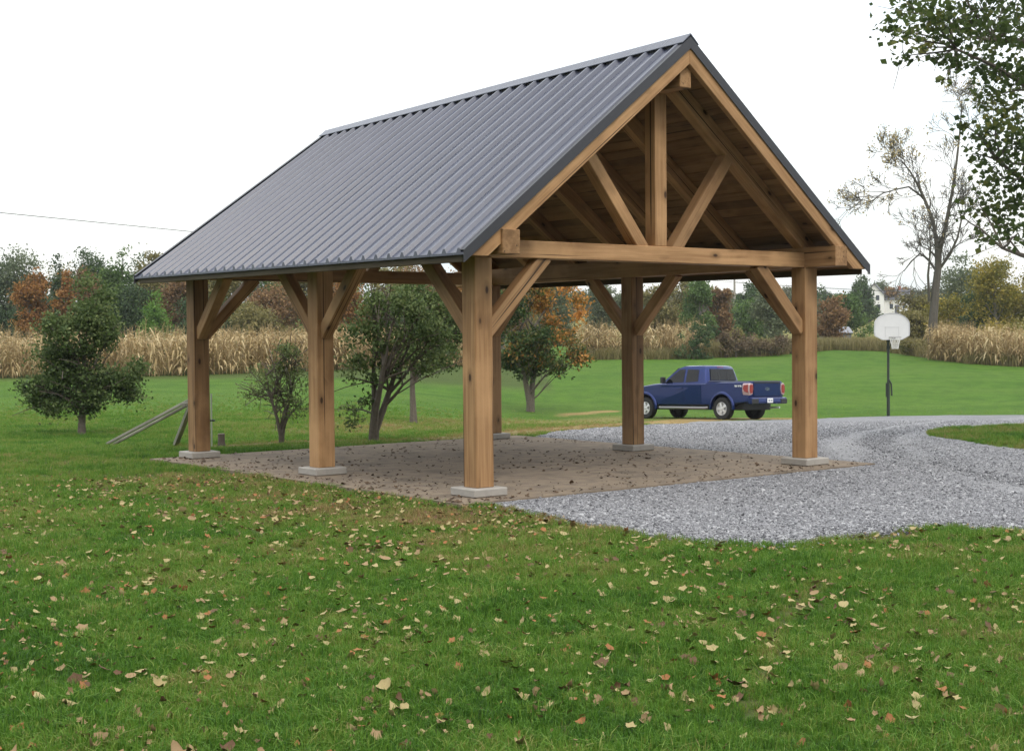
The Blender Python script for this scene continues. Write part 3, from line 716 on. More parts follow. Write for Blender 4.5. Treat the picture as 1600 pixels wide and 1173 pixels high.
corn_field('tall dry tan corn standing behind the fruit trees on the left', [ground_at(u, v) for u, v in ((-320, 594), (-140, 592), (60, 590), (200, 588), (400, 583), (600, 576), (760, 570))], 14, 6)
corn_field('dry corn behind the orange tree and right of the centre posts', [ground_at(u, v) for u, v in ((900, 562), (980, 560), (1040, 560), (1092, 559))], 9, 5, sc=1.0)
corn_field('dry corn patch beyond the basketball hoop at the right edge', [ground_at(u, v) for u, v in ((1452, 562), (1500, 567), (1560, 571), (1680, 576))], 12, 6, sc=.92)

# ================================================================== TREES
BARK = simple('bark', (.115, .095, .075), .9, var=.4, scale=14, bump=.8)
BARK_M = simple('brown_grey_bark', (.085, .075, .062), .9, var=.35, scale=9, bump=.6)
BARK_G = simple('grey_bark', (.17, .155, .135), .9, var=.35, scale=9, bump=.6)
def lm(name, a, b, c, tr=.35): return leafmat(name, [(0, a), (.5, b), (1, c)], tr)
LM = {'dark': lm('foliage_dark', (0.029, 0.052, 0.023), (0.055, 0.096, 0.038), (0.102, 0.148, 0.055)),
      'mid': lm('foliage_green', (0.049, 0.093, 0.026), (0.090, 0.157, 0.041), (0.152, 0.229, 0.065)),
      'bright': lm('foliage_bright', (0.065, 0.138, 0.026), (0.123, 0.232, 0.043), (0.189, 0.304, 0.072)),
      'grey': lm('foliage_grey_green', (0.072, 0.096, 0.058), (0.131, 0.162, 0.090), (0.210, 0.239, 0.138)),
      'olive': lm('foliage_olive', (0.109, 0.102, 0.035), (0.189, 0.171, 0.058), (0.304, 0.254, 0.102)),
      'orange': leafmat('foliage_orange', [(0, (.10, .070, .024)), (.3, (.24, .115, .036)), (.65, (.36, .170, .050)), (1, (.44, .26, .09))], .35),
      'rust': lm('foliage_rust', (.12, .070, .034), (.215, .125, .058), (.32, .20, .095)),
      'gold': lm('foliage_gold', (0.109, 0.113, 0.026), (0.246, 0.217, 0.046), (0.464, 0.348, 0.072)),
      'apple': lm('foliage_apple', (.044, .074, .022), (.100, .148, .046), (.21, .25, .095)),
      'pale': lm('foliage_pale', (.26, .19, .08), (.42, .33, .16), (.55, .46, .26)),
      'brush': lm('foliage_brush', (.085, .058, .036), (.16, .115, .070), (.26, .20, .125)),
      'turning': leafmat('foliage_turning', [(0, (0.032, 0.061, 0.017)), (.35, (0.072, 0.113, 0.032)), (.55, (0.189, 0.152, 0.043)), (.8, (0.450, 0.203, 0.051)), (1, (0.652, 0.319, 0.087))], .35),
      'maple': lm('foliage_maple', (.040, .066, .020), (.085, .125, .034), (.21, .205, .050), .5)}
def leaf_quads(C, size, r, T, flat=.0, wide=.6):
    n = len(C); d = r.normal(size=(n, 3)); d[:, 2] *= (1-flat); d[:, 2] -= .25; d /= np.linalg.norm(d, axis=1)[:, None]
    e = r.normal(size=(n, 3)); e -= d*(e*d).sum(1)[:, None]; e /= np.linalg.norm(e, axis=1)[:, None]
    s = (size*r.uniform(.6, 1.35, n))[:, None]; nn = np.cross(d, e)
    V = np.stack([C-d*s*.5, C+e*s*wide*.5+nn*s*.10, C+d*s*.5, C-e*s*wide*.5+nn*s*.10], 1).reshape(-1, 3)
    return V, np.arange(4*n).reshape(-1, 4), np.repeat(T, 4)
def clumps(lobes, n, r, shell=.45):
    """lobes: (x,y,z,rx,ry,rz,tint)"""
    L = np.array(lobes, float); w = L[:, 3]*L[:, 4]*L[:, 5]; w = w**.75; idx = r.choice(len(L), n, p=w/w.sum())
    d = r.normal(size=(n, 3)); d /= np.linalg.norm(d, axis=1)[:, None]
    q = shell+(1-shell)*r.uniform(0, 1, n)**.6
    return L[idx, :3]+d*q[:, None]*L[idx, 3:6], L[idx, 6]
def lumpy(lobes, r, k=4):
    out = []
    for l in lobes:
        for _ in range(k):
            d = r.normal(size=3); d /= np.linalg.norm(d); q = r.uniform(.45, .95); s = r.uniform(.26, .52)
            out.append((l[0]+d[0]*q*l[3], l[1]+d[1]*q*l[4], l[2]+d[2]*q*l[5]*.9, l[3]*s, l[4]*s, l[5]*s*.8, l[6]+r.normal(0, .10)))
    return out
def crown_arrays(lobes, nc, per, cr, leaf, r, shell=.45, tvar=.16, lvar=.14, flat=0, lump=4):
    if lump: lobes = lumpy(lobes, r, lump)
    C, t = clumps(lobes, nc, r, shell); ct = t+r.normal(0, tvar, nc)
    cs = cr*r.uniform(.55, 1.35, nc)
    P = np.repeat(C, per, 0)+r.normal(size=(nc*per, 3))*np.repeat(cs, per)[:, None]*np.array([1, 1, .75])
    T = np.clip(np.repeat(ct, per)+r.normal(0, lvar, nc*per), 0, 1)
    k = r.uniform(size=len(P)) < np.repeat(r.uniform(.5, 1, nc), per)
    V, F, TT = leaf_quads(P[k], leaf, r, T[k], flat)
    return V, F, TT, C
def branch_path(a, b, r, sag=.12, n=5):
    a, b = np.array(a, float), np.array(b, float); L = np.linalg.norm(b-a); off = r.normal(0, sag*L*.5, 3); off[2] += sag*L*.6
    return [tuple(a+(b-a)*t+off*4*t*(1-t)*.5+r.normal(0, .012*L, 3)*(0 < t < 1)) for t in np.linspace(0, 1, n)]
def wood_mesh(name, base_r, top, C, r, nl, m, forks=1, low=.3, sub=2, lean=(0, 0), minr=.008):
    """trunk to the crown, limbs to foliage clumps"""
    mb = MB(); tops = []
    for f_ in range(forks):
        if forks == 1: tx, ty = lean
        else:
            w = 2*math.pi*f_/forks+.5; tx, ty = lean[0]+math.cos(w)*top*.22, lean[1]+math.sin(w)*top*.22
        pts = [(0, 0, -.15), (tx*.06, ty*.06, top*.12), (tx*.25+r.normal(0, .02)*top, ty*.25+r.normal(0, .02)*top, top*.35), (tx*.6+r.normal(0, .025)*top, ty*.6+r.normal(0, .025)*top, top*.68), (tx, ty, top)]
        br = base_r*(1 if forks == 1 else .78)
        mb.tube(pts, [br*1.35, br, br*.80, br*.55, br*.2], 8); tops.append(pts)
    if len(C):
        for k in range(nl):
            c = C[r.integers(len(C))]; pts = tops[r.integers(len(tops))]
            # leave the trunk below the target
            i = min(3, max(1, int(np.searchsorted([p[2] for p in pts], max(low*top, c[2]-.45*abs(c[2]-low*top)-.1*top))-1)))
            q = r.uniform(0, 1); a = np.array(pts[i])*(1-q)+np.array(pts[min(4, i+1)])*q
            if a[2] > c[2]+.05*top: a = np.array(pts[1])*(1-q)+np.array(pts[2])*q
            bp = branch_path(a, c, r); rr = base_r*r.uniform(.22, .42)
            mb.tube(bp, list(np.linspace(rr, max(minr, rr*.2), len(bp))), 5)
            for s_ in range(sub):
                j = r.integers(1, 4); c2 = np.array(bp[-1])+r.normal(0, .16*top, 3)
                mb.tube(branch_path(bp[j], c2, r, .1, 4), list(np.linspace(rr*.45, minr, 4)), 4)
    return mb.mesh(name, m, smooth=True, fix=False)
def auto_lobes(h, w, hb, r, k=13, tint=.5, top_narrow=.5):
    L = [(0, 0, hb+(h-hb)*.48, w*.30, w*.30, (h-hb)*.42, tint)]
    for i in range(k):
        z = hb+(h-hb)*r.uniform(.10, .88); q = 1-top_narrow*((z-hb)/(h-hb))**1.5; a = r.uniform(0, 6.283); d = w*.5*q*r.uniform(.35, .68)
        s = w*r.uniform(.16, .26)
        L.append((d*math.cos(a), d*math.sin(a), z, s, s, s*r.uniform(.7, 1.1), tint+r.normal(0, .12)))
    L.append((r.normal(0, .05)*w, r.normal(0, .05)*w, h-w*.14, w*.15, w*.15, w*.16, tint)); return L
def tree_obj(name, label, cat, base, wood_me, crown_me, group=None):
    t = empty(name, tuple(map(float, base))); tag(t, label, cat, group)
    put('trunk', wood_me, t); put('crown', crown_me, t); return t
# ---- fruit trees on the near lawn: crowns laid out as seen, each at the distance of the spot where it stands
def lawn_tree(name, label, bu, bv, lobes_px, leafm, nc, per, cr, leaf, tr, seed, forks=1, nl=18, top=.7, sub=2, shell=.4, lean=(0, 0), tvar=.19, D=None, bark=BARK, lump=4):
    r = np.random.default_rng(seed); b = ground_at(bu, bv)
    D = b[1]; s = D/FPX; L = []
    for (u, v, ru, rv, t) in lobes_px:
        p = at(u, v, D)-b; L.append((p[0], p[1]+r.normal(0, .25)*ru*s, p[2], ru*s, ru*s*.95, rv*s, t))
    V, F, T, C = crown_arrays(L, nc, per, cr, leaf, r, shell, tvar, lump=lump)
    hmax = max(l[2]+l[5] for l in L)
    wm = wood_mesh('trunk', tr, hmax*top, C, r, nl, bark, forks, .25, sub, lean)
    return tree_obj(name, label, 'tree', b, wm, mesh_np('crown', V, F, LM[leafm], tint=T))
lawn_tree('fruit_tree', 'round dark green fruit tree alone at the left edge of the lawn', 128, 681,
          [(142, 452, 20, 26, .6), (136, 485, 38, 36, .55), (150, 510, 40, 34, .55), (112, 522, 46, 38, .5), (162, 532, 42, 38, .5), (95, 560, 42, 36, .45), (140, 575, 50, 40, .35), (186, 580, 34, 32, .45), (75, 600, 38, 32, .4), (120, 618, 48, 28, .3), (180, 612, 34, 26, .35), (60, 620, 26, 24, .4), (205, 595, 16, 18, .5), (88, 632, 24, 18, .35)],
          'apple', 900, 32, .12, .085, .085, 1, nl=26, top=.6, lump=7)
lawn_tree('fruit_tree', 'small sparse fruit tree with bare spreading branches beside the left middle post', 440, 694,
          [(455, 560, 26, 26, .75), (425, 590, 34, 24, .8), (470, 595, 22, 34, .7), (395, 610, 16, 14, .8), (450, 620, 28, 22, .7), (470, 640, 16, 14, .5)],
          'apple', 260, 16, .10, .05, .05, 2, forks=2, nl=26, top=.72, sub=4, shell=.3)
lawn_tree('fruit_tree', 'leaning twin stemmed green fruit tree between the left middle and nearest posts', 583, 690,
          [(585, 480, 30, 30, .5), (640, 475, 30, 26, .55), (565, 520, 28, 30, .45), (610, 530, 36, 34, .4), (655, 530, 34, 34, .5), (690, 510, 24, 30, .55), (560, 575, 22, 26, .5), (600, 580, 26, 22, .35), (625, 455, 22, 14, .6), (545, 640, 14, 22, .55), (650, 580, 24, 16, .45), (690, 560, 18, 18, .5), (575, 620, 14, 18, .5)],
          'apple', 330, 26, .12, .075, .10, 3, forks=3, nl=24, top=.6, lean=(.35, 0))
lawn_tree('fruit_tree', 'slender green fruit tree with single trunk behind the twin stemmed one', 646, 661,
          [(640, 470, 34, 30, .5), (680, 480, 38, 34, .55), (660, 520, 44, 40, .45), (700, 530, 30, 40, .5), (640, 560, 30, 26, .45), (690, 575, 26, 20, .5), (720, 500, 24, 40, .55)],
          'apple', 460, 28, .16, .10, .09, 4, nl=22, top=.65)
lawn_tree('shade_tree', 'round tree half dark green and half orange in front of the corn', 829, 643,
          [(810, 490, 30, 34, .25), (835, 530, 44, 40, .2), (815, 560, 30, 28, .25), (860, 470, 36, 28, .8), (885, 510, 34, 34, .68), (895, 545, 26, 28, .55), (850, 565, 34, 24, .3), (830, 460, 26, 20, .5), (905, 480, 16, 20, .9), (790, 525, 14, 28, .3), (875, 450, 22, 14, .9)],
          'turning', 620, 30, .19, .14, .17, 5, forks=2, nl=20, top=.6, tvar=.12)
# ---- trees behind the fields
def far_tree(name, label, u, vtop, wpx, D, leafm, seed, kind='round', group=None, hb=.18, nc=430, per=22, leaf=None, cat='tree', tint=.5):
    r = np.random.default_rng(seed); p = at(u, vtop, D); bz = float(terrain(p[0], D)); h = p[2]-bz; w = wpx*D/FPX
    if leaf is None: leaf = max(.16, .0019*D)
    if kind == 'cone':
        L = []
        for i in range(11):
            z = h*(.12+.86*i/10); q = w*.5*(1-.88*i/10)
            for k in range(3 if i < 8 else 1):
                a = r.uniform(0, 6.28); L.append((q*.55*math.cos(a), q*.55*math.sin(a), z, q*.55+.08, q*.55+.08, h*.06, tint+r.normal(0, .08)))
        V, F, T, C = crown_arrays(L, nc, per, w*.07, leaf, r, .4, lump=0)
        wm = wood_mesh('trunk', max(.08, h*.02), h*.9, [], r, 0, BARK)
    else:
        L = auto_lobes(h, w, h*hb, r, tint=tint); V, F, T, C = crown_arrays(L, nc, per, w*.065, leaf, r, .5)
        wm = wood_mesh('trunk', max(.09, h*.022), h*.75, C, r, 9, BARK_G, low=max(.1, hb), sub=1)
    return tree_obj(name, label, cat, (p[0], D, bz), wm, mesh_np('crown', V, F, LM[leafm], tint=T), group)
GL, GR = 'wood edge behind the left corn', 'trees beyond the lawn on the right'
far_left = [(-120, 395, 110, 120, 'olive', 'round', 'olive tree beyond the left end of the corn'), (-50, 388, 110, 124, 'dark', 'round', 'dark green tree beyond the left end of the corn'),
    (25, 390, 105, 126, 'grey', 'round', 'tall grey green tree at the left edge, behind the orange tree'),
    (48, 416, 62, 112, 'orange', 'round', 'bright orange tree at the left edge behind the fruit tree'),
    (103, 424, 34, 111, 'orange', 'round', 'narrow orange tree above the lone fruit tree'),
    (133, 413, 50, 113, 'rust', 'round', 'rust brown tree in front of the broad dark crown'),
    (92, 397, 44, 123, 'dark', 'cone', 'pointed dark evergreen left of the broad dark crown'),
    (138, 387, 92, 124, 'dark', 'round', 'broad domed dark green tree, highest behind the lone fruit tree'),
    (192, 386, 58, 121, 'mid', 'cone', 'green spired tree just left of the roof corner'),
    (172, 415, 60, 122, 'mid', 'round', 'green tree filling the gap below the spired one'),
    (238, 384, 66, 123, 'olive', 'round', 'yellow brown tree rising beside the left roof corner'),
    (208, 446, 70, 114, 'dark', 'round', 'dark low tree at the wood edge left of the bright green one'),
    (243, 459, 56, 104, 'bright', 'cone', 'bright green young tree just left of the back left post'),
    (285, 424, 62, 115, 'rust', 'round', 'rust brown tree behind the back left post'),
    (345, 424, 80, 120, 'olive', 'round', 'olive brown tree right of the back left post'),
    (425, 445, 76, 116, 'rust', 'round', 'rust tree seen between the left posts'),
    (472, 418, 80, 122, 'olive', 'round', 'olive tree behind the left middle post'),
    (548, 428, 72, 112, 'orange', 'round', 'orange tree behind the twin stemmed fruit tree'),
    (612, 404, 84, 119, 'olive', 'round', 'tall olive tree above the twin stemmed fruit tree'),
    (665, 420, 76, 114, 'rust', 'round', 'rust tree left of the nearest post'),
    (722, 412, 90, 121, 'orange', 'round', 'orange tree behind the nearest post'),
    (785, 428, 80, 124, 'rust', 'round', 'rust tree behind the half orange shade tree'),
    (60, 455, 80, 118, 'dark', 'round', 'dark understorey tree behind the lone fruit tree'), (320, 465, 90, 112, 'dark', 'round', 'dark understorey tree right of the back left post'),
    (520, 470, 90, 113, 'mid', 'round', 'green understorey tree between the left middle and nearest posts'), (640, 470, 100, 113, 'dark', 'round', 'dark understorey tree behind the slender fruit tree'),
    (400, 480, 80, 111, 'olive', 'round', 'low olive tree over the corn between the left posts')]
for i, (u, v, w, D, m, k, lab) in enumerate(far_left): far_tree('evergreen_tree' if k == 'cone' else 'woodland_tree', lab, u, v, w*1.28, D, m, 200+i, k, GL, hb=.12)
far_right = [(862, 432, 80, 150, 'olive', 'round', 'olive tree behind the half orange shade tree'), (935, 437, 66, 155, 'grey', 'round', 'grey green tree left of the right middle post'),
    (985, 446, 62, 150, 'grey', 'round', 'grey green tree behind the right middle post'), (1035, 446, 64, 140, 'olive', 'round', 'olive brown tree just right of the right middle post'),
    (1062, 440, 50, 150, 'olive', 'round', 'olive tree left of the tall green one above the truck'), (1093, 431, 54, 136, 'mid', 'round', 'tall green tree above the cab of the truck'),
    (1122, 447, 44, 138, 'rust', 'round', 'orange brown tree left of the utility pole'), (1172, 441, 62, 165, 'dark', 'round', 'dark green tree behind the utility pole'),
    (1205, 455, 70, 135, 'grey', 'round', 'pale grey green tree right of the utility pole'), (1180, 470, 70, 150, 'mid', 'round', 'green tree low behind the utility pole'),
    (1255, 452, 64, 150, 'grey', 'round', 'grey green tree behind the front right post'), (1302, 464, 52, 135, 'rust', 'round', 'rounded rust orange tree right of the front right post'),
    (1327, 456, 62, 165, 'mid', 'round', 'green tree behind the rounded rust tree'), (1285, 447, 60, 190, 'dark', 'round', 'dark tree on the skyline above the rust tree'),
    (1346, 424, 44, 230, 'dark', 'cone', 'spreading pine standing above the skyline near the white house'), (1375, 446, 44, 320, 'grey', 'round', 'hazy tree on the skyline behind the white house'),
    (1400, 452, 40, 300, 'rust', 'round', 'rust tree beside the right end of the white house'), (1354, 470, 26, 290, 'mid', 'round', 'small green tree in front of the white house'),
    (1442, 458, 74, 125, 'olive', 'round', 'olive tree behind the right of the backboard'), (1482, 462, 84, 112, 'gold', 'round', 'low golden olive tree right of the bare trunk'),
    (1500, 396, 92, 135, 'grey', 'round', 'tall grey green tree right of the bare tree'), (1556, 400, 100, 104, 'gold', 'round', 'golden green maple above the corn at the right edge'),
    (1535, 450, 70, 108, 'dark', 'round', 'dark green tree below the golden maple'), (1628, 410, 110, 104, 'gold', 'round', 'golden tree beyond the right edge of the corn'), (1700, 400, 110, 110, 'dark', 'round', 'dark tree beyond the right edge of the corn'),
    (1425, 485, 60, 118, 'olive', 'round', 'low olive shrubby tree under the bare branches')]
for i, (u, v, w, D, m, k, lab) in enumerate(far_right): far_tree('evergreen_tree' if k == 'cone' else 'woodland_tree', lab, u, v, w*1.2, D, m, 300+i, k, GR, hb=.05)
rb_ = np.random.default_rng(5)
for i, u in enumerate(range(-364, 860, 58)):
    far_tree('woodland_tree', ('dark green', 'mid green', 'olive', 'grey green', 'dark leafy', 'rust')[i % 6]+' back row tree '+('beyond the left edge of the corn' if u < 40 else 'above the lone fruit tree' if u < 180 else 'at the left roof corner' if u < 300 else 'seen between the left posts' if u < 500 else 'left of the nearest post' if u < 740 else 'right of the nearest post'), u+rb_.uniform(-12, 12), 408+rb_.uniform(-10, 14), 96, 140+rb_.uniform(-6, 8), ('dark', 'mid', 'olive', 'grey', 'dark', 'rust')[i % 6], 500+i, 'round', 'back row of the wood', hb=.02, nc=330)
def shrub(name, label, u, vtop, wpx, ubase_v, leafm, seed, nc=150, tint=.5, leaf=.16):
    b = ground_at(u, ubase_v); r = np.random.default_rng(seed); p = at(u, vtop, b[1]); h = p[2]-b[2]; w = wpx*b[1]/FPX
    L = [(r.uniform(-.42, .42)*w, r.normal(0, .15)*w, h*r.uniform(.25, .62), w*.20, w*.2, h*.34, tint+r.normal(0, .12)) for _ in range(8)]
    L = [(a, b_, min(c, h-f*1.0), d, e, f, g) for a, b_, c, d, e, f, g in L]
    V, F, T, C = crown_arrays(L, nc, 20, w*.05, leaf, r, .4)
    t = empty(name, tuple(map(float, b))); tag(t, label, 'shrub')
    put('stems', wood_mesh('stems', .05, h*.6, C, r, 14, BARK, low=.02, sub=1), t); put('crown', mesh_np('crown', V, F, LM[leafm], tint=T), t)
shrub('shrub', 'dark green bush standing behind the front of the truck', 1083, 487, 74, 561, 'dark', 401, tint=.6)
shrub('shrub', 'tall brown brush heap right of the dark green bush', 1150, 508, 66, 558, 'brush', 402, tint=.35)
shrub('shrub', 'broad brown brush thicket behind the tailgate of the truck', 1205, 520, 90, 556, 'brush', 403, tint=.4)
shrub('shrub', 'green and olive bush on top of the brown thicket', 1160, 503, 70, 552, 'olive', 404, tint=.5)
shrub('shrub', 'low brown weeds left of the front right post', 1250, 530, 60, 552, 'brush', 405, 90, tint=.5)
shrub('shrub', 'low olive weeds behind the hoop pole', 1430, 528, 60, 556, 'olive', 406, 90, tint=.5)
# ---- bare tree
def grow(mb, p, d, L, rad, lev, r, tips, maxlev):
    n = 4; P = [p]; rr = [rad]; q = p
    for i in range(n):
        d = d+Vector(r.normal(0, .10, 3)); d.z += .03; d.normalize(); q = q+d*L/n; P.append(q); rr.append(max(.016, rad*(1-.42*(i+1)/n)))
    mb.tube(P, rr, 8 if lev < 2 else 5 if lev < 4 else 3, cap=False)
    if lev >= maxlev: tips.append(q); return
    k = 2 if lev < 1 else r.integers(2, 4)
    for j in range(k):
        s = Vector(r.normal(0, 1, 3)); s = (s-d*s.dot(d)).normalized(); a = r.uniform(.3, .75)
        nd = (d*math.cos(a)+s*math.sin(a)).normalized()
        st = P[-1] if j == 0 else P[r.integers(2, n+1)]
        grow(mb, st, nd, L*r.uniform(.62, .85), rr[-1]*(.9 if j == 0 else .68), lev+1, r, tips, maxlev)
def bare_tree(label, u, vb, vtop, seed, D=None, maxlev=6, leaves=.3, rad=.30, leafm='gold', nleaf=500, limbs=None, bark=BARK_G):
    r = np.random.default_rng(seed)
    b = ground_at(u, vb) if D is None else np.array([at(u, vb, D)[0], D, float(terrain(at(u, vb, D)[0], D))])
    h = at(u, vtop, b[1])[2]-b[2]; mb = MB(); tips = []
    if limbs:                                            # main limbs as they stand in the photograph
        k = 1
        for L_, r0, r1 in limbs:
            P = [Vector(at(uu, vv, b[1]+dd)-b) for uu, vv, dd in L_]; rr = list(np.linspace(r0, r1, len(P))); mb.tube(P, rr, 8)
            for j in range(1, len(P)):
                dd = (P[j]-P[j-1]); n_ = 1 if j < len(P)-1 else 3
                if P[j].z < h*.34: continue
                for _ in range(n_+1):
                    s_ = Vector(r.normal(0, 1, 3)); s_.y *= .7; nd = (dd.normalized()+s_.normalized()*.75).normalized()
                    st_ = P[j-1].lerp(P[j], r.uniform(.3, 1)); grow(mb, st_, nd, h*r.uniform(.04, .068), max(.03, rr[j]*.5), 3, r, tips, maxlev)
    else:
        grow(mb, Vector((0, 0, -.2)), Vector((.02, 0, 1)), h*.30, rad, 0, r, tips, maxlev)
        V = np.array(mb.v); k = h/V[:, 2].max(); mb.v = [tuple(p) for p in V*np.array([k*1.0, k*1.0, k])]
    T = np.array([tuple(t) for t in tips])*k
    t = empty('bare_tree', tuple(map(float, b))); tag(t, label, 'tree'); put('trunk', mb.mesh('trunk', bark, smooth=True, fix=False), t)
    pw = np.clip((T[:, 2]/h-.45), .02, 1)*(1+2*(T[:, 0] < 0)); C = T[r.choice(len(T), nleaf, p=pw/pw.sum())]+r.normal(0, .13, (nleaf, 3))
    Vv, F, TT = leaf_quads(C, leaves, r, r.uniform(.3, 1, nleaf)); put('leaves', mesh_np('leaves', Vv, F, LM[leafm], tint=TT), t); return t
bare_tree('tall nearly bare grey tree with forked trunk behind the basketball hoop', 1452, 556, 150, 21, maxlev=7, rad=.34, leaves=.17, nleaf=1700, bark=BARK_M, leafm='pale', limbs=[
    ([(1456, 556, 0), (1458, 500, 0), (1462, 450, 0), (1466, 418, 0), (1465, 385, 0)], .34, .20),
    ([(1465, 390, 0), (1458, 345, .3), (1444, 310, .5), (1432, 285, .4), (1422, 268, .2), (1408, 250, 0)], .15, .035),
    ([(1467, 400, 0), (1478, 350, -.4), (1488, 300, -.8), (1495, 250, -.6), (1500, 205, -.3), (1503, 160, 0)], .15, .035),
    ([(1464, 425, 0), (1450, 405, .6), (1438, 396, 1.0), (1424, 408, 1.2), (1412, 424, 1.4)], .09, .03),
    ([(1468, 420, 0), (1484, 398, -.6), (1496, 372, -1), (1502, 345, -1.2), (1512, 325, -1.0)], .11, .035),
    ([(1444, 310, .5), (1420, 292, .9), (1400, 296, 1.2), (1380, 302, 1.2), (1366, 312, 1.2)], .07, .025),
    ([(1452, 470, 0), (1450, 430, -.4), (1454, 390, -.8), (1452, 350, -1)], .10, .035)])
bare_tree('bare grey tree whose top shows over the left roof slope', 388, 560, 312, 33, D=126, maxlev=6, rad=.25, leaves=.2, leafm='orange', nleaf=700)
# ---- maple beside the drive: its trunk stands on the grass island, out of the picture
r = np.random.default_rng(77)
mbase = np.array([9.85, 24.2, float(ground_z(np.array(9.85), np.array(24.2)))])
MCL = [(1395, 45, 24), (1420, 60, 18), (1450, 35, 26), (1480, 50, 30), (1515, 40, 34), (1550, 55, 40), (1445, 75, 16), (1412, 88, 15), (1470, 90, 16), (1495, 100, 18), (1530, 105, 30), (1565, 120, 34), (1480, 125, 12), (1540, 150, 22), (1575, 170, 36), (1555, 200, 26), (1590, 220, 40),
       (1505, 195, 15), (1530, 210, 20), (1560, 250, 28), (1590, 280, 36), (1520, 240, 14), (1548, 285, 24), (1580, 320, 30), (1530, 320, 22), (1500, 335, 10), (1555, 350, 26), (1540, 375, 14), (1590, 365, 30), (1465, 20, 30), (1530, 5, 40), (1420, 10, 30), (1590, 40, 50), (1620, 120, 60), (1640, 220, 70), (1660, 320, 60), (1640, 20, 70), (1720, 120, 90), (1740, 260, 90), (1820, 180, 90), (1700, 0, 80), (1780, 40, 90), (1600, -60, 80), (1480, -50, 60), (1700, -100, 90)]
C, Ts, PV = [], [], []
for (u, v, rp_) in MCL:
    D = 22.5+r.uniform(-1.6, 1.2); c = at(u, v, D)-mbase; s = rp_*D/FPX; n = int(8+rp_*rp_*.11); n = min(n, 330)
    C.append(c); q = r.normal(size=(n, 3))*np.array([s*.68, s*.6, s*.42]); PV.append(c+q); Ts.append(np.clip(.42+r.normal(0, .10)+r.normal(0, .17, n), 0, 1))
V, F, T = leaf_quads(np.vstack(PV), .100, r, np.concatenate(Ts), flat=.3, wide=.85)
mt = empty('maple_tree', tuple(mbase)); tag(mt, 'leafy green maple whose branches hang into the top right corner', 'tree')
mb = MB(); tp = [(0, 0, -.2), (.02, 0, .8), (-.03, .02, 2.4), (.05, -.05, 4.2), (.1, 0, 6.2), (.15, .1, 8.6)]; mb.tube(tp, [.34, .26, .23, .20, .15, .05], 10)
hubs = []
for k in range(9):
    c = C[int(r.integers(len(C)))]; a = np.array(tp[int(r.integers(2, 5))]); bp = branch_path(a, c*.85+a*.15, r, .12, 6); mb.tube(bp, list(np.linspace(.09, .02, 6)), 6); hubs += bp[2:]
hubs = np.array(hubs)
for c, (u, v, rp_) in zip(C, MCL):
    d = np.linalg.norm(hubs-c, axis=1)+1.5*np.maximum(0, hubs[:, 2]-c[2])+.8*np.maximum(0, c[0]-hubs[:, 0]); j = int(np.argmin(d)); bp = branch_path(hubs[j], c, r, .1, 5); mb.tube(bp, list(np.linspace(.022, .007, 5)), 4)
    for _ in range(4): mb.tube(branch_path(bp[int(r.integers(2, 5))], c+r.normal(0, rp_*.011, 3), r, .1, 4), [.007, .006, .005, .004], 3)
mb.obj('trunk', BARK, mt, smooth=True, fix=False); put('crown', mesh_np('crown', V, F, LM['maple'], tint=T), mt)
# ---- wooded rise far behind
FARF = leafmat('far_foliage', [(0, (.045, .060, .036)), (.4, (.080, .098, .055)), (.7, (.13, .125, .06)), (1, (.24, .14, .06))], .3, inst=True)
def far_crown(seed):
    r = np.random.default_rng(seed); L = auto_lobes(11, 8, .5, r, 8); V, F, T, C = crown_arrays(L, 150, 12, .55, .75, r, .6)
    me = mesh_np('far_crown', V, F, FARF); a = me.attributes.new('blade', 'FLOAT', 'POINT'); a.data.foreach_set('value', ((T-.5)*.3).astype(np.float32)); return me
n = 2600; Y = RNG.uniform(320, 640, n); X = RNG.uniform(-.62, .62, n)*Y
keep = ~((np.abs(X/Y-.25) < .035) & (Y < 345)); X, Y = X[keep], Y[keep]
o = scatter('distant_forest', np.stack([X, Y, terrain(X, Y)-.5], 1), [far_crown(600+i) for i in range(5)], RNG.uniform(.36, .64, len(X)), tint=(.38+.3*vnoise(X, Y, .02, 5)+RNG.normal(0, .16, len(X))).clip(0, .95))
tag(o, 'far wooded ridge of mixed green and rust trees along the horizon', 'forest', kind='stuff')
# unseen tree belt added behind the viewpoint to block low sky light under the roof
a = RNG.uniform(-.5, math.pi+.5, 150); q = RNG.uniform(34, 60, 150); X, Y = q*np.cos(a), -3-q*np.sin(a)*.85; k_ = Y < -9; X, Y = X[k_], Y[k_]
o = scatter('light_blocking_trees', np.stack([X, Y, terrain(X, Y)-.3], 1), [far_crown(620+i) for i in range(4)], RNG.uniform(1.15, 1.75, len(X)), tint=RNG.normal(.45, .2, len(X)).clip(0, .95))
tag(o, 'unseen mixed autumn trees added behind the viewpoint to block low light', 'forest', kind='stuff')
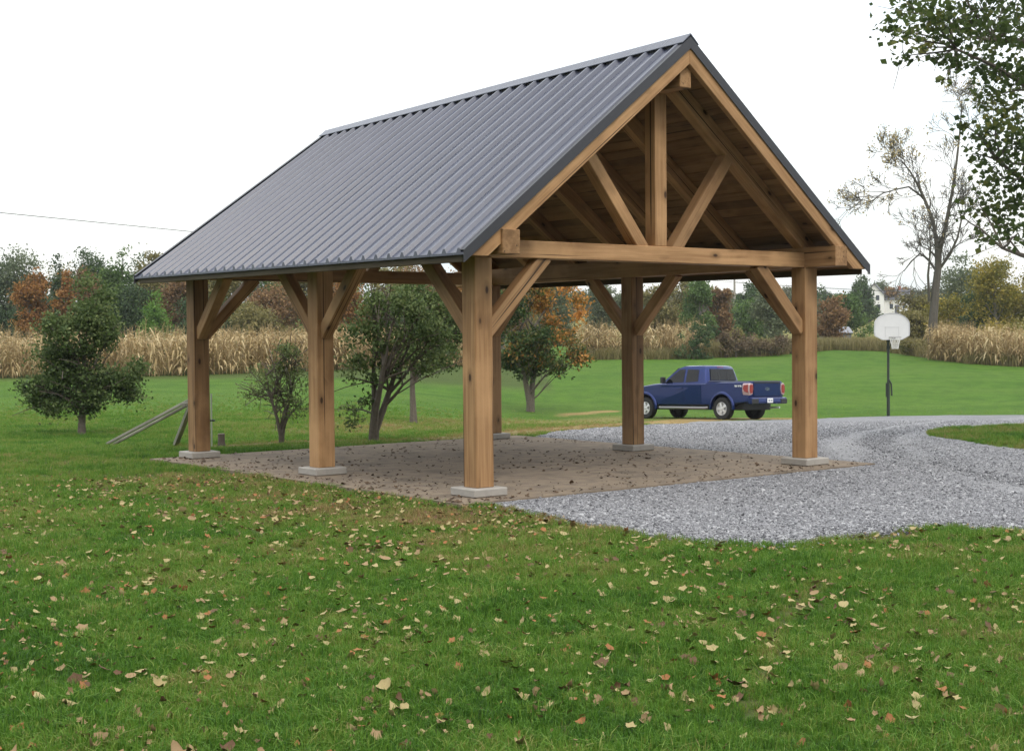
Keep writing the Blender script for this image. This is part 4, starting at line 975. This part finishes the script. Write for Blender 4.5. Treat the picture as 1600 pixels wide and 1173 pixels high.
# tall dry grass along the far edge of the lawn
DRYG = leafmat('dry_grass', [(0, (.10, .095, .035)), (.4, (.21, .18, .075)), (.75, (.36, .30, .14)), (1, (.46, .40, .22))], .3, inst=True)
e = np.array([ground_at(u, v)[:2] for u, v in ((905, 563), (1000, 562), (1090, 560), (1180, 557), (1250, 551), (1300, 547), (1380, 549), (1450, 559), (1520, 569), (1700, 580))])
s = RNG.uniform(0, len(e)-1, 5200); X = np.interp(s, range(len(e)), e[:, 0]); Y = np.interp(s, range(len(e)), e[:, 1])
off = RNG.uniform(0, 1, len(s))**1.2*10; Y = Y+off; X = X*(1+off/95)
o = scatter('tall_dry_grass', np.stack([X, Y, terrain(X, Y)], 1), [tuft(22, .35, .35, .85, .016, .35, 700+i, DRYG) for i in range(4)], RNG.uniform(.6, 1.3, len(X)), tint=(.45+.3*vnoise(X, Y, .15, 8)+RNG.normal(0, .1, len(X))).clip(0, 1))
tag(o, 'strip of tall tan unmown grass along the far edge of the lawn', 'grass', kind='stuff')

# ================================================================== PICKUP TRUCK
def paint(name, c, rough=.22, coat=.6, metal=.25):
    m, t, b = mat(name)
    tc = N(t, 'ShaderNodeTexCoord'); nz = N(t, 'ShaderNodeTexNoise'); nz.inputs['Scale'].default_value = 3; t.links.new(tc.outputs['Object'], nz.inputs[0])
    t.links.new(mixc(t, tuple(x*.92 for x in c), tuple(x*1.08 for x in c), nz.outputs[0]), b.inputs['Base Color'])
    b.inputs['Roughness'].default_value = rough; b.inputs['Metallic'].default_value = metal; b.inputs['Coat Weight'].default_value = coat; b.inputs['Coat Roughness'].default_value = .06
    return m
BLUE = paint('blue_paint', (.0025, .0165, .115), .2, .5, .6); BLACKP = simple('black_plastic', (.012, .012, .013), .5, var=.2); RUB = simple('tyre_rubber', (.014, .014, .014), .85, var=.25, scale=20)
ALLOY = simple('alloy', (.62, .62, .63), .35, metal=.35, var=.1); GLASSD = simple('tinted_glass', (.004, .005, .006), .08, var=.1, spec=.35)
TONN = simple('tonneau_vinyl', (.05, .052, .06), .30, var=.15); REDL = simple('red_lens', (.26, .03, .028), .15, var=.15); CLEARL = simple('clear_lens', (.42, .30, .30), .15, var=.1)
WHITEP = simple('white_paint', (.74, .74, .72), .45, var=.06); CHROME = simple('chrome', (.65, .66, .68), .12, metal=1, var=.05)
p_rl = ground_at(1131, 655.5); HD = np.array([-.66, .751]); HD = HD/np.linalg.norm(HD); LF = np.array([-HD[1], HD[0]])
XA_R, XA_F, TRK, TR_ = -1.68, 2.0, .86, .40
org = p_rl[:2]-HD*XA_R-LF*TRK
wz = {(xa, sd): float(terrain(*(org+HD*xa+LF*TRK*sd))) for xa in (XA_R, XA_F) for sd in (-1, 1)}
zc = lambda xa: (wz[(xa, 1)]+wz[(xa, -1)])/2
pit = math.atan2(zc(XA_F)-zc(XA_R), XA_F-XA_R); rol = math.atan2((wz[(XA_R, 1)]+wz[(XA_F, 1)]-wz[(XA_R, -1)]-wz[(XA_F, -1)])/2, 2*TRK)
truck = bpy.data.objects.new('pickup_truck', None); link(truck); tag(truck, 'blue extended cab pickup truck with covered bed parked on the grass edge', 'truck')
zo = zc(XA_R)-math.tan(pit)*XA_R
truck.matrix_world = Matrix.Translation((org[0], org[1], zo)) @ Matrix.Rotation(math.atan2(HD[1], HD[0]), 4, 'Z') @ Matrix.Rotation(-pit, 4, 'Y') @ Matrix.Rotation(rol, 4, 'X')
def arc(cx, cz, r, a0, a1, n=9): return [(cx+r*math.cos(math.radians(a0+(a1-a0)*i/(n-1))), cz+r*math.sin(math.radians(a0+(a1-a0)*i/(n-1)))) for i in range(n)]
prof = [(-2.84, .62), (-2.90, .80), (-2.91, 1.26), (-2.88, 1.34), (-.96, 1.34), (-.9, 1.30), (1.30, 1.30), (1.6, 1.28), (2.45, 1.17), (2.74, 1.06), (2.86, .95), (2.92, .70), (2.86, .46), (2.55, .44)]
prof += arc(XA_F, .42, .50, 5, 175) + [(1.45, .50), (-1.12, .50)] + arc(XA_R, .42, .50, 5, 175) + [(-2.3, .56)]
def offs(poly, d):
    n = len(poly); out = []
    for i in range(n):
        a, b, c = np.array(poly[i-1]), np.array(poly[i]), np.array(poly[(i+1) % n])
        e1 = (b-a)/np.linalg.norm(b-a); e2 = (c-b)/np.linalg.norm(c-b); nrm = np.array([e1[1]+e2[1], -e1[0]-e2[0]]); nrm /= np.linalg.norm(nrm)+1e-9
        out.append(tuple(b+nrm*d))
    return out
area = sum(a[0]*b[1]-b[0]*a[1] for a, b in zip(prof, prof[1:]+prof[:1]))
sgn = -1 if area > 0 else 1
def tumble(x, z):                                     # half width of the body side
    w = .985-.10*max(0, (z-1.0))/.34*.35-.06*max(0, .75-z)/.3
    if x > 2.2: w -= .17*((x-2.2)/.72)**2
    if x < -2.7: w -= .04*((-x-2.7)/.2)
    return w
layers = [(-1, .045, 0), (-1, .012, .028), (-1, 0, .08), (1, 0, .08), (1, .012, .028), (1, .045, 0)]
V, Fs = [], []; n = len(prof)
for sd, o_, dy in layers:
    for (x, z) in offs(prof, sgn*o_): V.append((x, sd*(tumble(x, z)-dy), z))
Fs = [(l*n+i, l*n+(i+1) % n, (l+1)*n+(i+1) % n, (l+1)*n+i) for l in range(5) for i in range(n)]+[tuple(range(n)), tuple(range(5*n, 6*n))]
MB().add(V, Fs).obj('body', BLUE, truck, smooth=True)
# under body
MB().box((-2.5, -.75, .34), (2.5, .75, .60)).obj('chassis', BLACKP, truck, bevel=.02)
# cab
def cabpt(x, s, z):                                     # s -1..1 across
    t = (z-1.27)/.66; return (x, s*(.935-.20*t), z)
cb = MB(); zs = [1.27, 1.60, 1.84, 1.915, 1.935]
fr = [1.34, .92, .56, .36, .20]; bk = [-.95, -.87, -.80, -.74, -.62]; hw = [.935, .845, .775, .715, .62]
V = []
for z, f_, b_, w in zip(zs, fr, bk, hw):
    c = .10; V += [(b_, -w+c, z), (b_+c*.6, -w, z), (f_-c, -w, z), (f_, -w+c*1.4, z), (f_+.05, 0, z), (f_, w-c*1.4, z), (f_-c, w, z), (b_+c*.6, w, z), (b_, w-c, z), (b_-.02, 0, z)]
m_ = 10; Fs = [(l*m_+i, l*m_+(i+1) % m_, (l+1)*m_+(i+1) % m_, (l+1)*m_+i) for l in range(4) for i in range(m_)]+[tuple(range(m_)), tuple(range(4*m_, 5*m_))]
cb.add(V, Fs).obj('cab', BLUE, truck, smooth=True)
def pane(name, pts, m, th=.012, nrm=None, parent=truck):
    P = [Vector(p) for p in pts]; nn = (P[1]-P[0]).cross(P[-1]-P[0]).normalized() if nrm is None else Vector(nrm).normalized()
    k = len(P); return MB().add([p+nn*th for p in P]+[p-nn*.02 for p in P], [tuple(range(k)), tuple(range(2*k-1, k-1, -1))]+[(i, (i+1) % k, (i+1) % k+k, i+k) for i in range(k)]).obj(name, m, parent)
def side_w(x, z): # cab side surface half width
    return float(np.interp(z, zs, hw))+.004
for sd in (-1, 1):
    def sp(x, z): return (x, sd*side_w(x, z), z)
    pane('side_window', [sp(1.02, 1.33), sp(.16, 1.33), sp(.16, 1.80), sp(.42, 1.80), sp(.70, 1.60)], GLASSD, .006, (0, sd, .25))
    pane('side_window', [sp(.05, 1.33), sp(-.52, 1.36), sp(-.50, 1.78), sp(.05, 1.80)], GLASSD, .006, (0, sd, .25))
    # doors: panel shut lines and handles
    for x0, x1 in ((.10, 1.22), (-.72, .09)):
        d = MB(); yy = lambda z: sd*(tumble(0, z)+.006)
        pts = [(x0+.01, .58), (x1-.01, .58), (x1-.01, 1.22), (x0+.01, 1.22)]
        d.add([(x, yy(z), z) for x, z in pts]+[(x, yy(z)-sd*.03, z) for x, z in pts], [(0, 1, 2, 3), (7, 6, 5, 4), (0, 4, 5, 1), (1, 5, 6, 2), (2, 6, 7, 3), (3, 7, 4, 0)])
        dr = d.obj('door', BLUE, truck)
        if x1 > 1: MB().box((x0+.06, min(sd*.985, sd*1.03), 1.10), (x0+.28, max(sd*.985, sd*1.03), 1.145)).obj('door_handle', BLUE, dr, bevel=.01)
    mr = MB().add([(.98, sd*.93, 1.34), (1.04, sd*.93, 1.34), (1.04, sd*1.02, 1.40), (.98, sd*1.02, 1.40), (.98, sd*.93, 1.30), (1.04, sd*.93, 1.30), (1.04, sd*1.02, 1.34), (.98, sd*1.02, 1.34)], HEXF).box((.94, min(sd*1.0, sd*1.20), 1.30), (1.06, max(sd*1.0, sd*1.20), 1.53))
    mr.obj('wing_mirror', BLACKP, truck, bevel=.02)
    MB().tube([(1.28, sd*.97, .43), (1.20, sd*1.03, .415), (-.95, sd*1.03, .415), (-1.03, sd*.97, .43)], .045, 8).obj('running_board', simple('step_grey', (.22, .22, .23), .5), truck, smooth=True)
    # flared arches
    for xa in (XA_R, XA_F):
        V = []; aa = np.radians(np.linspace(-6, 186, 17))
        for a in aa:
            for rr, yo in ((.475, .96), (.495, 1.012), (.55, 1.008), (.585, .972)): V.append((xa+rr*math.cos(a), sd*yo, .42+rr*math.sin(a)))
        Fs = [(i*4+k, (i+1)*4+k, (i+1)*4+k+1, i*4+k+1) for i in range(16) for k in range(3)]
        MB().add(V, Fs).obj('wheel_arch', BLUE, truck, smooth=True)
    # tail lamp wraps the corner
    tl = MB().prism([(sd*.80, .90), (sd*.945, .86), (sd*.99, 1.0), (sd*.985, 1.22), (sd*.93, 1.29), (sd*.78, 1.27), (sd*.75, 1.10)], -2.935, -2.62, 'yz').obj('tail_lamp', CLEARL, truck, bevel=.012)
    MB().prism([(sd*.82, .95), (sd*.93, .93), (sd*.965, 1.03), (sd*.96, 1.19), (sd*.91, 1.24), (sd*.80, 1.22), (sd*.785, 1.10)], -2.95, -2.80, 'yz').obj('red_lens', REDL, tl)
    MB().prism([(-2.88, .96), (-2.72, 1.0), (-2.66, 1.10), (-2.70, 1.22), (-2.88, 1.24)], sd*.985, sd*1.0, 'xz').obj('red_lens', REDL, tl)
    MB().prism([(-2.60, .0+1.16), (-2.52, 1.16), (-2.50, 1.22), (-2.58, 1.22)], sd*.985, sd*.994, 'xz').prism([(-2.49, 1.16), (-2.44, 1.16), (-2.42, 1.22), (-2.47, 1.22)], sd*.985, sd*.994, 'xz').prism([(-2.40, 1.16), (-2.30, 1.16), (-2.28, 1.22), (-2.38, 1.22)], sd*.985, sd*.994, 'xz').obj('bed_decal', ALLOY, truck)
    MB().prism([(2.72, .80), (2.86, .80), (2.80, 1.0), (2.62, 1.05)], sd*.70, sd*.90, 'xz').obj('headlamp', CLEARL, truck, bevel=.01)
# windscreen and rear window
pane('windscreen', [(1.20, -.72, 1.36), (1.20, .72, 1.36), (.63, .62, 1.82), (.63, -.62, 1.82)], GLASSD, .05, (.75, 0, .66))
rw = pane('rear_window', [(-.935, -.70, 1.40), (-.935, .70, 1.40), (-.84, .62, 1.80), (-.84, -.62, 1.80)], GLASSD, .03, (-1, 0, .22))
for s_ in (-.24, .24): MB().add([(-.968, s_-.008, 1.41), (-.968, s_+.008, 1.41), (-.874, s_+.008, 1.79), (-.874, s_-.008, 1.79), (-.94, s_-.008, 1.41), (-.94, s_+.008, 1.41), (-.85, s_+.008, 1.79), (-.85, s_-.008, 1.79)], HEXF).obj('window_bar', BLACKP, rw)
MB().box((-.80, -.16, 1.855), (-.765, .16, 1.885)).obj('high_brake_lamp', REDL, truck, bevel=.006)
# bed cover, tailgate, bumper, plate
MB().box((-2.86, -.86, 1.335), (-.97, .86, 1.372)).obj('bed_cover', TONN, truck, bevel=.012)
tg = MB().box((-2.935, -.735, .83), (-2.88, .735, 1.315)).obj('tailgate', BLUE, truck, bevel=.012)
MB().box((-2.95, -.70, 1.285), (-2.90, .70, 1.335)).obj('tailgate_spoiler', BLACKP, tg, bevel=.01)
oval = [(.115*math.cos(2*math.pi*k/24), 1.085+.05*math.sin(2*math.pi*k/24)) for k in range(24)]
em = MB().prism(oval, -2.948, -2.93, 'yz').obj('oval_badge', CHROME, tg)
MB().prism([(y*.86, 1.085+(z-1.085)*.8) for y, z in oval], -2.952, -2.94, 'yz').obj('badge_field', BLUE, em)
MB().prism([(-.06, 1.075), (-.02, 1.10), (.02, 1.08), (.06, 1.10), (.06, 1.09), (.02, 1.068), (-.02, 1.088), (-.06, 1.064)], -2.955, -2.945, 'yz').obj('badge_script', CHROME, em)
MB().prism([(-2.84, .56), (-3.03, .56), (-3.05, .62), (-3.03, .78), (-2.84, .80)], -.97, .97, 'xz').obj('rear_bumper', BLUE, truck, bevel=.025)
MB().box((-3.062, -.96, .57), (-3.0, -.62, .74)).box((-3.062, .62, .57), (-3.0, .96, .74)).obj('bumper_end_cap', BLACKP, truck, bevel=.015)
pl = MB().box((-3.068, -.155, .60), (-3.05, .155, .76)).obj('license_plate', WHITEP, truck, bevel=.006)
MB().box((-3.071, -.11, .655), (-3.066, -.03, .705)).box((-3.071, .01, .655), (-3.066, .10, .705)).obj('plate_marks', simple('plate_ink', (.20, .22, .30), .6), pl)
MB().tube([(-2.6, -.55, .42), (-3.0, -.60, .43)], .035, 10).obj('exhaust_pipe', ALLOY, truck, smooth=True)
MB().box((2.86, -.70, .62), (2.95, .70, .98)).obj('grille', CHROME, truck, bevel=.02)
tyre_me = MB().lathe([(.235, -.125), (.30, -.138), (.375, -.130), (.398, -.10), (.40, 0), (.398, .10), (.375, .130), (.30, .138), (.235, .125)], 32, 'y', cap=False).mesh('tyre', RUB, smooth=True)
rm = MB().lathe([(.245, .02), (.25, .118), (.225, .126), (.215, .06), (.05, .045)], 32, 'y')
for k in range(5):
    a = 2*math.pi*k/5; c, s = math.cos(a), math.sin(a); V = []
    for rr, w, h in ((.03, .045, .115), (.13, .040, .118), (.228, .058, .105)):
        for sg, dh in ((-1, 0), (1, 0), (1, -.05), (-1, -.05)): V.append((rr*c-sg*w*s, h+dh, rr*s+sg*w*c))
    rm.add(V, [(i*4+j, i*4+(j+1) % 4, (i+1)*4+(j+1) % 4, (i+1)*4+j) for i in range(2) for j in range(4)]+[(0, 1, 2, 3), (8, 9, 10, 11)])
rm.lathe([(.045, .10), (.045, .128), (.03, .134)], 14, 'y')
rim_me = rm.mesh('rim', ALLOY); disc_me = MB().lathe([(.235, -.02), (.235, .03), (.02, .03)], 24, 'y').mesh('brake_disc', BLACKP)
for xa in (XA_R, XA_F):
    for sd in (-1, 1):
        w = empty('wheel', (xa, sd*TRK, TR_-.01), 0 if sd > 0 else math.pi, truck); w.rotation_euler = (0, 0, 0 if sd > 0 else math.pi)
        put('tyre', tyre_me, w); put('rim', rim_me, w); put('brake_disc', disc_me, w)

# ================================================================== BASKETBALL HOOP
POLEG = simple('dark_green_pole', (.018, .026, .018), .5, var=.3); BOARD = simple('backboard_white', (.62, .62, .61), .5, var=.06, scale=3); NET = simple('net_cord', (.70, .69, .66), .8)
GREYL = simple('faded_grey', (.50, .50, .50), .6); RIMM = simple('rim_metal', (.20, .19, .19), .5, var=.2)
hb = ground_at(1388, 650); hs = hb[1]/FPX; hoop = empty('basketball_hoop', tuple(map(float, hb)), math.radians(6)); tag(hoop, 'freestanding basketball hoop with white rounded backboard on a dark pole', 'basketball hoop')
def hz(v): return at(1388, v, hb[1])[2]-hb[2]
bw = 28*hs/math.cos(math.radians(12))*1.0; zt, zb, zm = hz(489), hz(531), hz(508)
MB().tube([(0, 0, -.1), (0, 0, hz(600))], .062, 10).obj('pole_sleeve', POLEG, hoop, smooth=True)
MB().tube([(0, 0, hz(603)), (0, 0, hz(531))], .048, 10).obj('pole', POLEG, hoop, smooth=True)
MB().tube([(0, -.02, hz(592)), (.10, -.05, hz(600)), (.12, -.05, hz(618))], .035, 8).tube([(-.075, 0, hz(598)), (-.075, 0, hz(620))], .03, 8).obj('height_crank', POLEG, hoop, smooth=True)
MB().tube([(-.05, 0, hz(545)), (-.12, -.34, hz(515))], .02, 6).tube([(.05, 0, hz(545)), (.12, -.34, hz(515))], .02, 6).tube([(-.05, 0, hz(534)), (-.12, -.34, hz(500))], .02, 6).tube([(.05, 0, hz(534)), (.12, -.34, hz(500))], .02, 6).obj('support_arm', POLEG, hoop, smooth=True)
out = [(-bw*.55, zb), (bw*.55, zb), (bw*.98, zb+.16), (bw, zb+.30)]+[(bw*math.cos(a), zm+(zt-zm)*math.sin(a)) for a in np.linspace(.18, math.pi-.18, 17)]+[(-bw, zb+.30), (-bw*.98, zb+.16)]
bd = MB().prism(out, -.36, -.40, 'xz').obj('backboard', BOARD, hoop, bevel=.006)
def ring2(poly, k, cz): return [(x*k, cz+(z-cz)*k) for x, z in poly]
o1, o2 = out, ring2(out, .955, zm); nn = len(out)
MB().add([(x, -.405, z) for x, z in o1]+[(x, -.405, z) for x, z in o2]+[(x, -.42, z) for x, z in o1]+[(x, -.42, z) for x, z in o2],
         [(i, (i+1) % nn, (i+1) % nn+nn, i+nn) for i in range(nn)]+[(i+2*nn, (i+1) % nn+2*nn, (i+1) % nn+3*nn, i+3*nn) for i in range(nn)]+[(i, (i+1) % nn, (i+1) % nn+2*nn, i+2*nn) for i in range(nn)]+[(i+nn, (i+1) % nn+nn, (i+1) % nn+3*nn, i+3*nn) for i in range(nn)]).obj('board_edge', GREYL, bd)
sq = MB()
for a, b in (((-.28, zb+.12), (-.25, zb+.50)), ((.25, zb+.12), (.28, zb+.50)), ((-.28, zb+.47), (.28, zb+.50))): sq.box((a[0], -.407, a[1]), (b[0], -.401, b[1]))
sq.obj('target_square', simple('faded_line', (.55, .55, .545), .6), bd)
rz_ = zb+.10; rimp = [(.225*math.cos(a), -.40-.09-.225+.225*math.sin(a), rz_) for a in np.linspace(0, 2*math.pi, 29)]
rimo = MB().tube(rimp, .011, 6, cap=False).box((-.10, -.50, rz_-.06), (.10, -.40, rz_+.012)).obj('rim', RIMM, hoop, smooth=False)
net = MB(); nk = 12
for k in range(nk):
    for dk in (-1, 1):
        P = []
        for j in range(7):
            t = j/6; a = 2*math.pi*(k+dk*t*1.5)/nk; q = .22-.105*t**.7; P.append((q*math.cos(a), -.715+q*math.sin(a), rz_-.44*t))
        net.tube(P, .0075, 4, cap=False)
net.obj('net', NET, rimo)

# ================================================================== HOUSE, SHED, POLE, WIRES
SIDING = simple('white_siding', (.72, .72, .71), .6, var=.05); ROOFD = simple('dark_shingle', (.10, .10, .115), .85, var=.25, scale=3); ROOFT = simple('teal_grey_roof', (.20, .235, .24), .7, var=.2); WIN = simple('window_glass', (.05, .06, .075), .1, var=.1)
hp = at(1378, 497, 300); hp[2] = float(terrain(hp[0], 300)); house = empty('white_house', tuple(map(float, hp)), math.radians(-18)); tag(house, 'white gabled farmhouse far off among trees on the right', 'house')
def gable_block(parent, x0, x1, y0, y1, hw_, hr, wm, rm_, along='y', ov=.3):
    if along == 'y':
        xm = (x0+x1)/2; P = [(x0, 0), (x1, 0), (x1, hw_), (xm, hr), (x0, hw_)]
        MB().prism(P, y0, y1, 'xz').obj('wall', wm, parent)
        k = (hr-hw_)/(xm-x0)
        for s in (-1, 1):
            xe = xm+s*(xm-x0+ov); ze_ = hw_-k*ov
            MB().prism([(xm, hr+.03), (xe, ze_+.03), (xe, ze_+.22), (xm, hr+.24)], y0-ov, y1+ov, 'xz').obj('roof', rm_, parent)
    else:
        ym = (y0+y1)/2; MB().prism([(y0, 0), (y1, 0), (y1, hw_), (ym, hr), (y0, hw_)], x0, x1, 'yz').obj('wall', wm, parent)
        k = (hr-hw_)/(ym-y0)
        for s in (-1, 1):
            ye = ym+s*(ym-y0+ov); ze_ = hw_-k*ov
            MB().prism([(ym, hr+.03), (ye, ze_+.03), (ye, ze_+.22), (ym, hr+.24)], x0-ov, x1+ov, 'yz').obj('roof', rm_, parent)
gable_block(house, -3.4, .6, -3, 5, 4.2, 6.4, SIDING, ROOFD, 'y'); gable_block(house, .6, 5.4, -1.6, 3.6, 3.3, 5.2, SIDING, ROOFD, 'x'); gable_block(house, -5.6, -3.4, -3.4, .5, 1.9, 2.7, SIDING, ROOFT, 'x')
for x, z, y in ((-2.6, 1.1, -3), (-.9, 1.1, -3), (-2.4, 3.0, -3), (-1.1, 3.0, -3), (1.6, 1.2, -1.6), (4.2, 1.2, -1.6)):
    w = MB().box((x, y-.04, z), (x+.85, y+.02, z+1.2)).obj('window', SIDING, house); MB().box((x+.08, y-.06, z+.08), (x+.77, y-.03, z+1.12)).obj('pane', WIN, w)
MB().box((2.7, -1.66, .05), (3.6, -1.58, 2.1)).obj('door', ROOFD, house); MB().box((3.2, .7, 4.6), (3.8, 1.3, 6.1)).obj('chimney', simple('brick_red', (.26, .11, .08), .8), house)
sp_ = at(1306, 528, 140); sp_[2] = float(terrain(sp_[0], 140)); shed = empty('small_shed', tuple(map(float, sp_)), math.radians(8)); tag(shed, 'low grey shed far beyond the lawn between the front right post and hoop', 'shed')
sh_h = at(1306, 520, 140)[2]-sp_[2]; sh_r = at(1306, 512, 140)[2]-sp_[2]
GREYW = simple('grey_boards', (.16, .165, .175), .8, var=.2)
MB().box((-1.25, -.9, -.2), (1.25, .9, sh_h)).obj('wall', GREYW, shed)
for s in (-1, 1): MB().prism([(0, sh_r), (s*1.1, sh_h-.05), (s*1.1, sh_h+.03), (0, sh_r+.09)], -1.35, 1.35, 'yz').obj('roof', simple('shed_roof', (.24, .25, .28), .6, var=.15), shed)
MB().box((-.4, -.93, -.1), (.4, -.88, max(.4, sh_h-.25))).obj('door', simple('shed_door', (.09, .09, .10), .8), shed)
POLEW = simple('pole_wood', (.27, .25, .22), .85, var=.25, scale=6)
pp = at(1148, 515, 180); pz = float(terrain(pp[0], 180)); ptop = at(1148, 427, 180)
pole = empty('utility_pole', (pp[0], 180, pz)); tag(pole, 'weathered wooden utility pole above the truck among distant trees', 'utility pole')
MB().tube([(0, 0, -.3), (0, 0, ptop[2]-pz)], [.17, .12], 10).obj('pole_shaft', POLEW, pole, smooth=True)
MB().box((-.9, -.06, ptop[2]-pz-.75), (.9, .06, ptop[2]-pz-.62)).obj('crossarm', POLEW, pole)
for x in (-.8, 0, .8): MB().lathe([(.05, 0), (.07, .06), (.05, .14), (.03, .18)], 8, 'z', (x, 0, ptop[2]-pz-.62)).obj('insulator', GREYL, pole)
WIRE = simple('wire', (.03, .03, .032), .6)
def wire(label, a, b, rad, sag):
    a, b = np.array(a), np.array(b); P = [tuple(a+(b-a)*t-np.array([0, 0, sag*4*t*(1-t)])) for t in np.linspace(0, 1, 40)]
    o = MB().tube(P, rad, 5).obj('overhead_wire', WIRE, smooth=True); return tag(o, label, 'wire')
pa = at(1148, 441, 180)
ext = at(47, 329, 62); dv = ext-pa; ext2 = pa+dv*1.5
wire('overhead wire crossing the sky left of the roof and running to the far pole', ext2, pa, .016, .25)
wire('overhead wire running from the far pole to the right past the white house', pa, at(1760, 462, 190), .035, .5)
# ---- old wooden rails and stump behind the back left post
a0, b0 = ground_at(166, 698), at(300, 627, 25.6); rails = empty('leaning_rails', tuple(map(float, a0))); tag(rails, 'weathered wooden rails leaning on a prop behind the back left post', 'rails')
d = b0-a0; d = d*1.08
for k, off in enumerate(((0, 0, .05), (.03, .10, .0))):
    p0 = Vector(off); beam('rail', p0, p0+Vector(d), .04, .05, WOOD_GREY, parent=rails, bevel=.006)
g1 = ground_at(272, 697); tpp = a0+d*.93
beam('prop', Vector(g1-a0)-Vector((0, 0, .05)), Vector(tpp-a0), .08, .09, WOOD_GREY, parent=rails, bevel=.006)
beam('crosspiece', Vector(tpp-a0)+Vector((-.1, -.25, -.05)), Vector(tpp-a0)+Vector((.1, .45, -.05)), .07, .07, WOOD_GREY, parent=rails)
gs = ground_at(346, 697); hs_ = at(346, 677, gs[1])[2]-gs[2]
st = MB(); st.lathe([(.085, -.05), (.07, .03), (.062, hs_*.6), (.066, hs_-.01), (.05, hs_)], 10)
st.v = [(x*(1+.12*math.sin(3*math.atan2(y, x))), y, z) for x, y, z in st.v]
o = st.obj('tree_stump', BARK, smooth=True); o.location = tuple(map(float, gs)); tag(o, 'short dark tree stump in the grass right of the back left post', 'stump')
g2 = ground_at(331, 702); hk = at(331, 615, g2[1])[2]-g2[2]
stake = empty('garden_stake', tuple(map(float, g2))); tag(stake, 'thin pale stake standing just right of the back left post', 'stake')
MB().tube([(0, 0, -.05), (.004, 0, hk)], .014, 8).obj('rod', simple('pale_rod', (.42, .44, .36), .6), stake, smooth=True)
MB().tube([(-.05, 0, hk*.52), (.06, 0, hk*.52)], .018, 8).obj('clamp', POLEG, stake, smooth=True)

# ================================================================== HAZE
hz_m = bpy.data.materials.new('thin_haze'); hz_m.use_nodes = True; t = hz_m.node_tree; t.nodes.clear()
pv = N(t, 'ShaderNodeVolumePrincipled'); pv.inputs['Color'].default_value = (.93, .96, 1, 1); pv.inputs['Density'].default_value = .00022; pv.inputs['Anisotropy'].default_value = .2
om = N(t, 'ShaderNodeOutputMaterial'); t.links.new(pv.outputs[0], om.inputs['Volume'])
S.cycles.volume_bounces = 1
o = MB().box((-1010, -310, -3.5), (1010, 1010, 34)).obj('haze', hz_m); tag(o, 'thin pale autumn haze softening the distant trees', 'haze', kind='stuff')
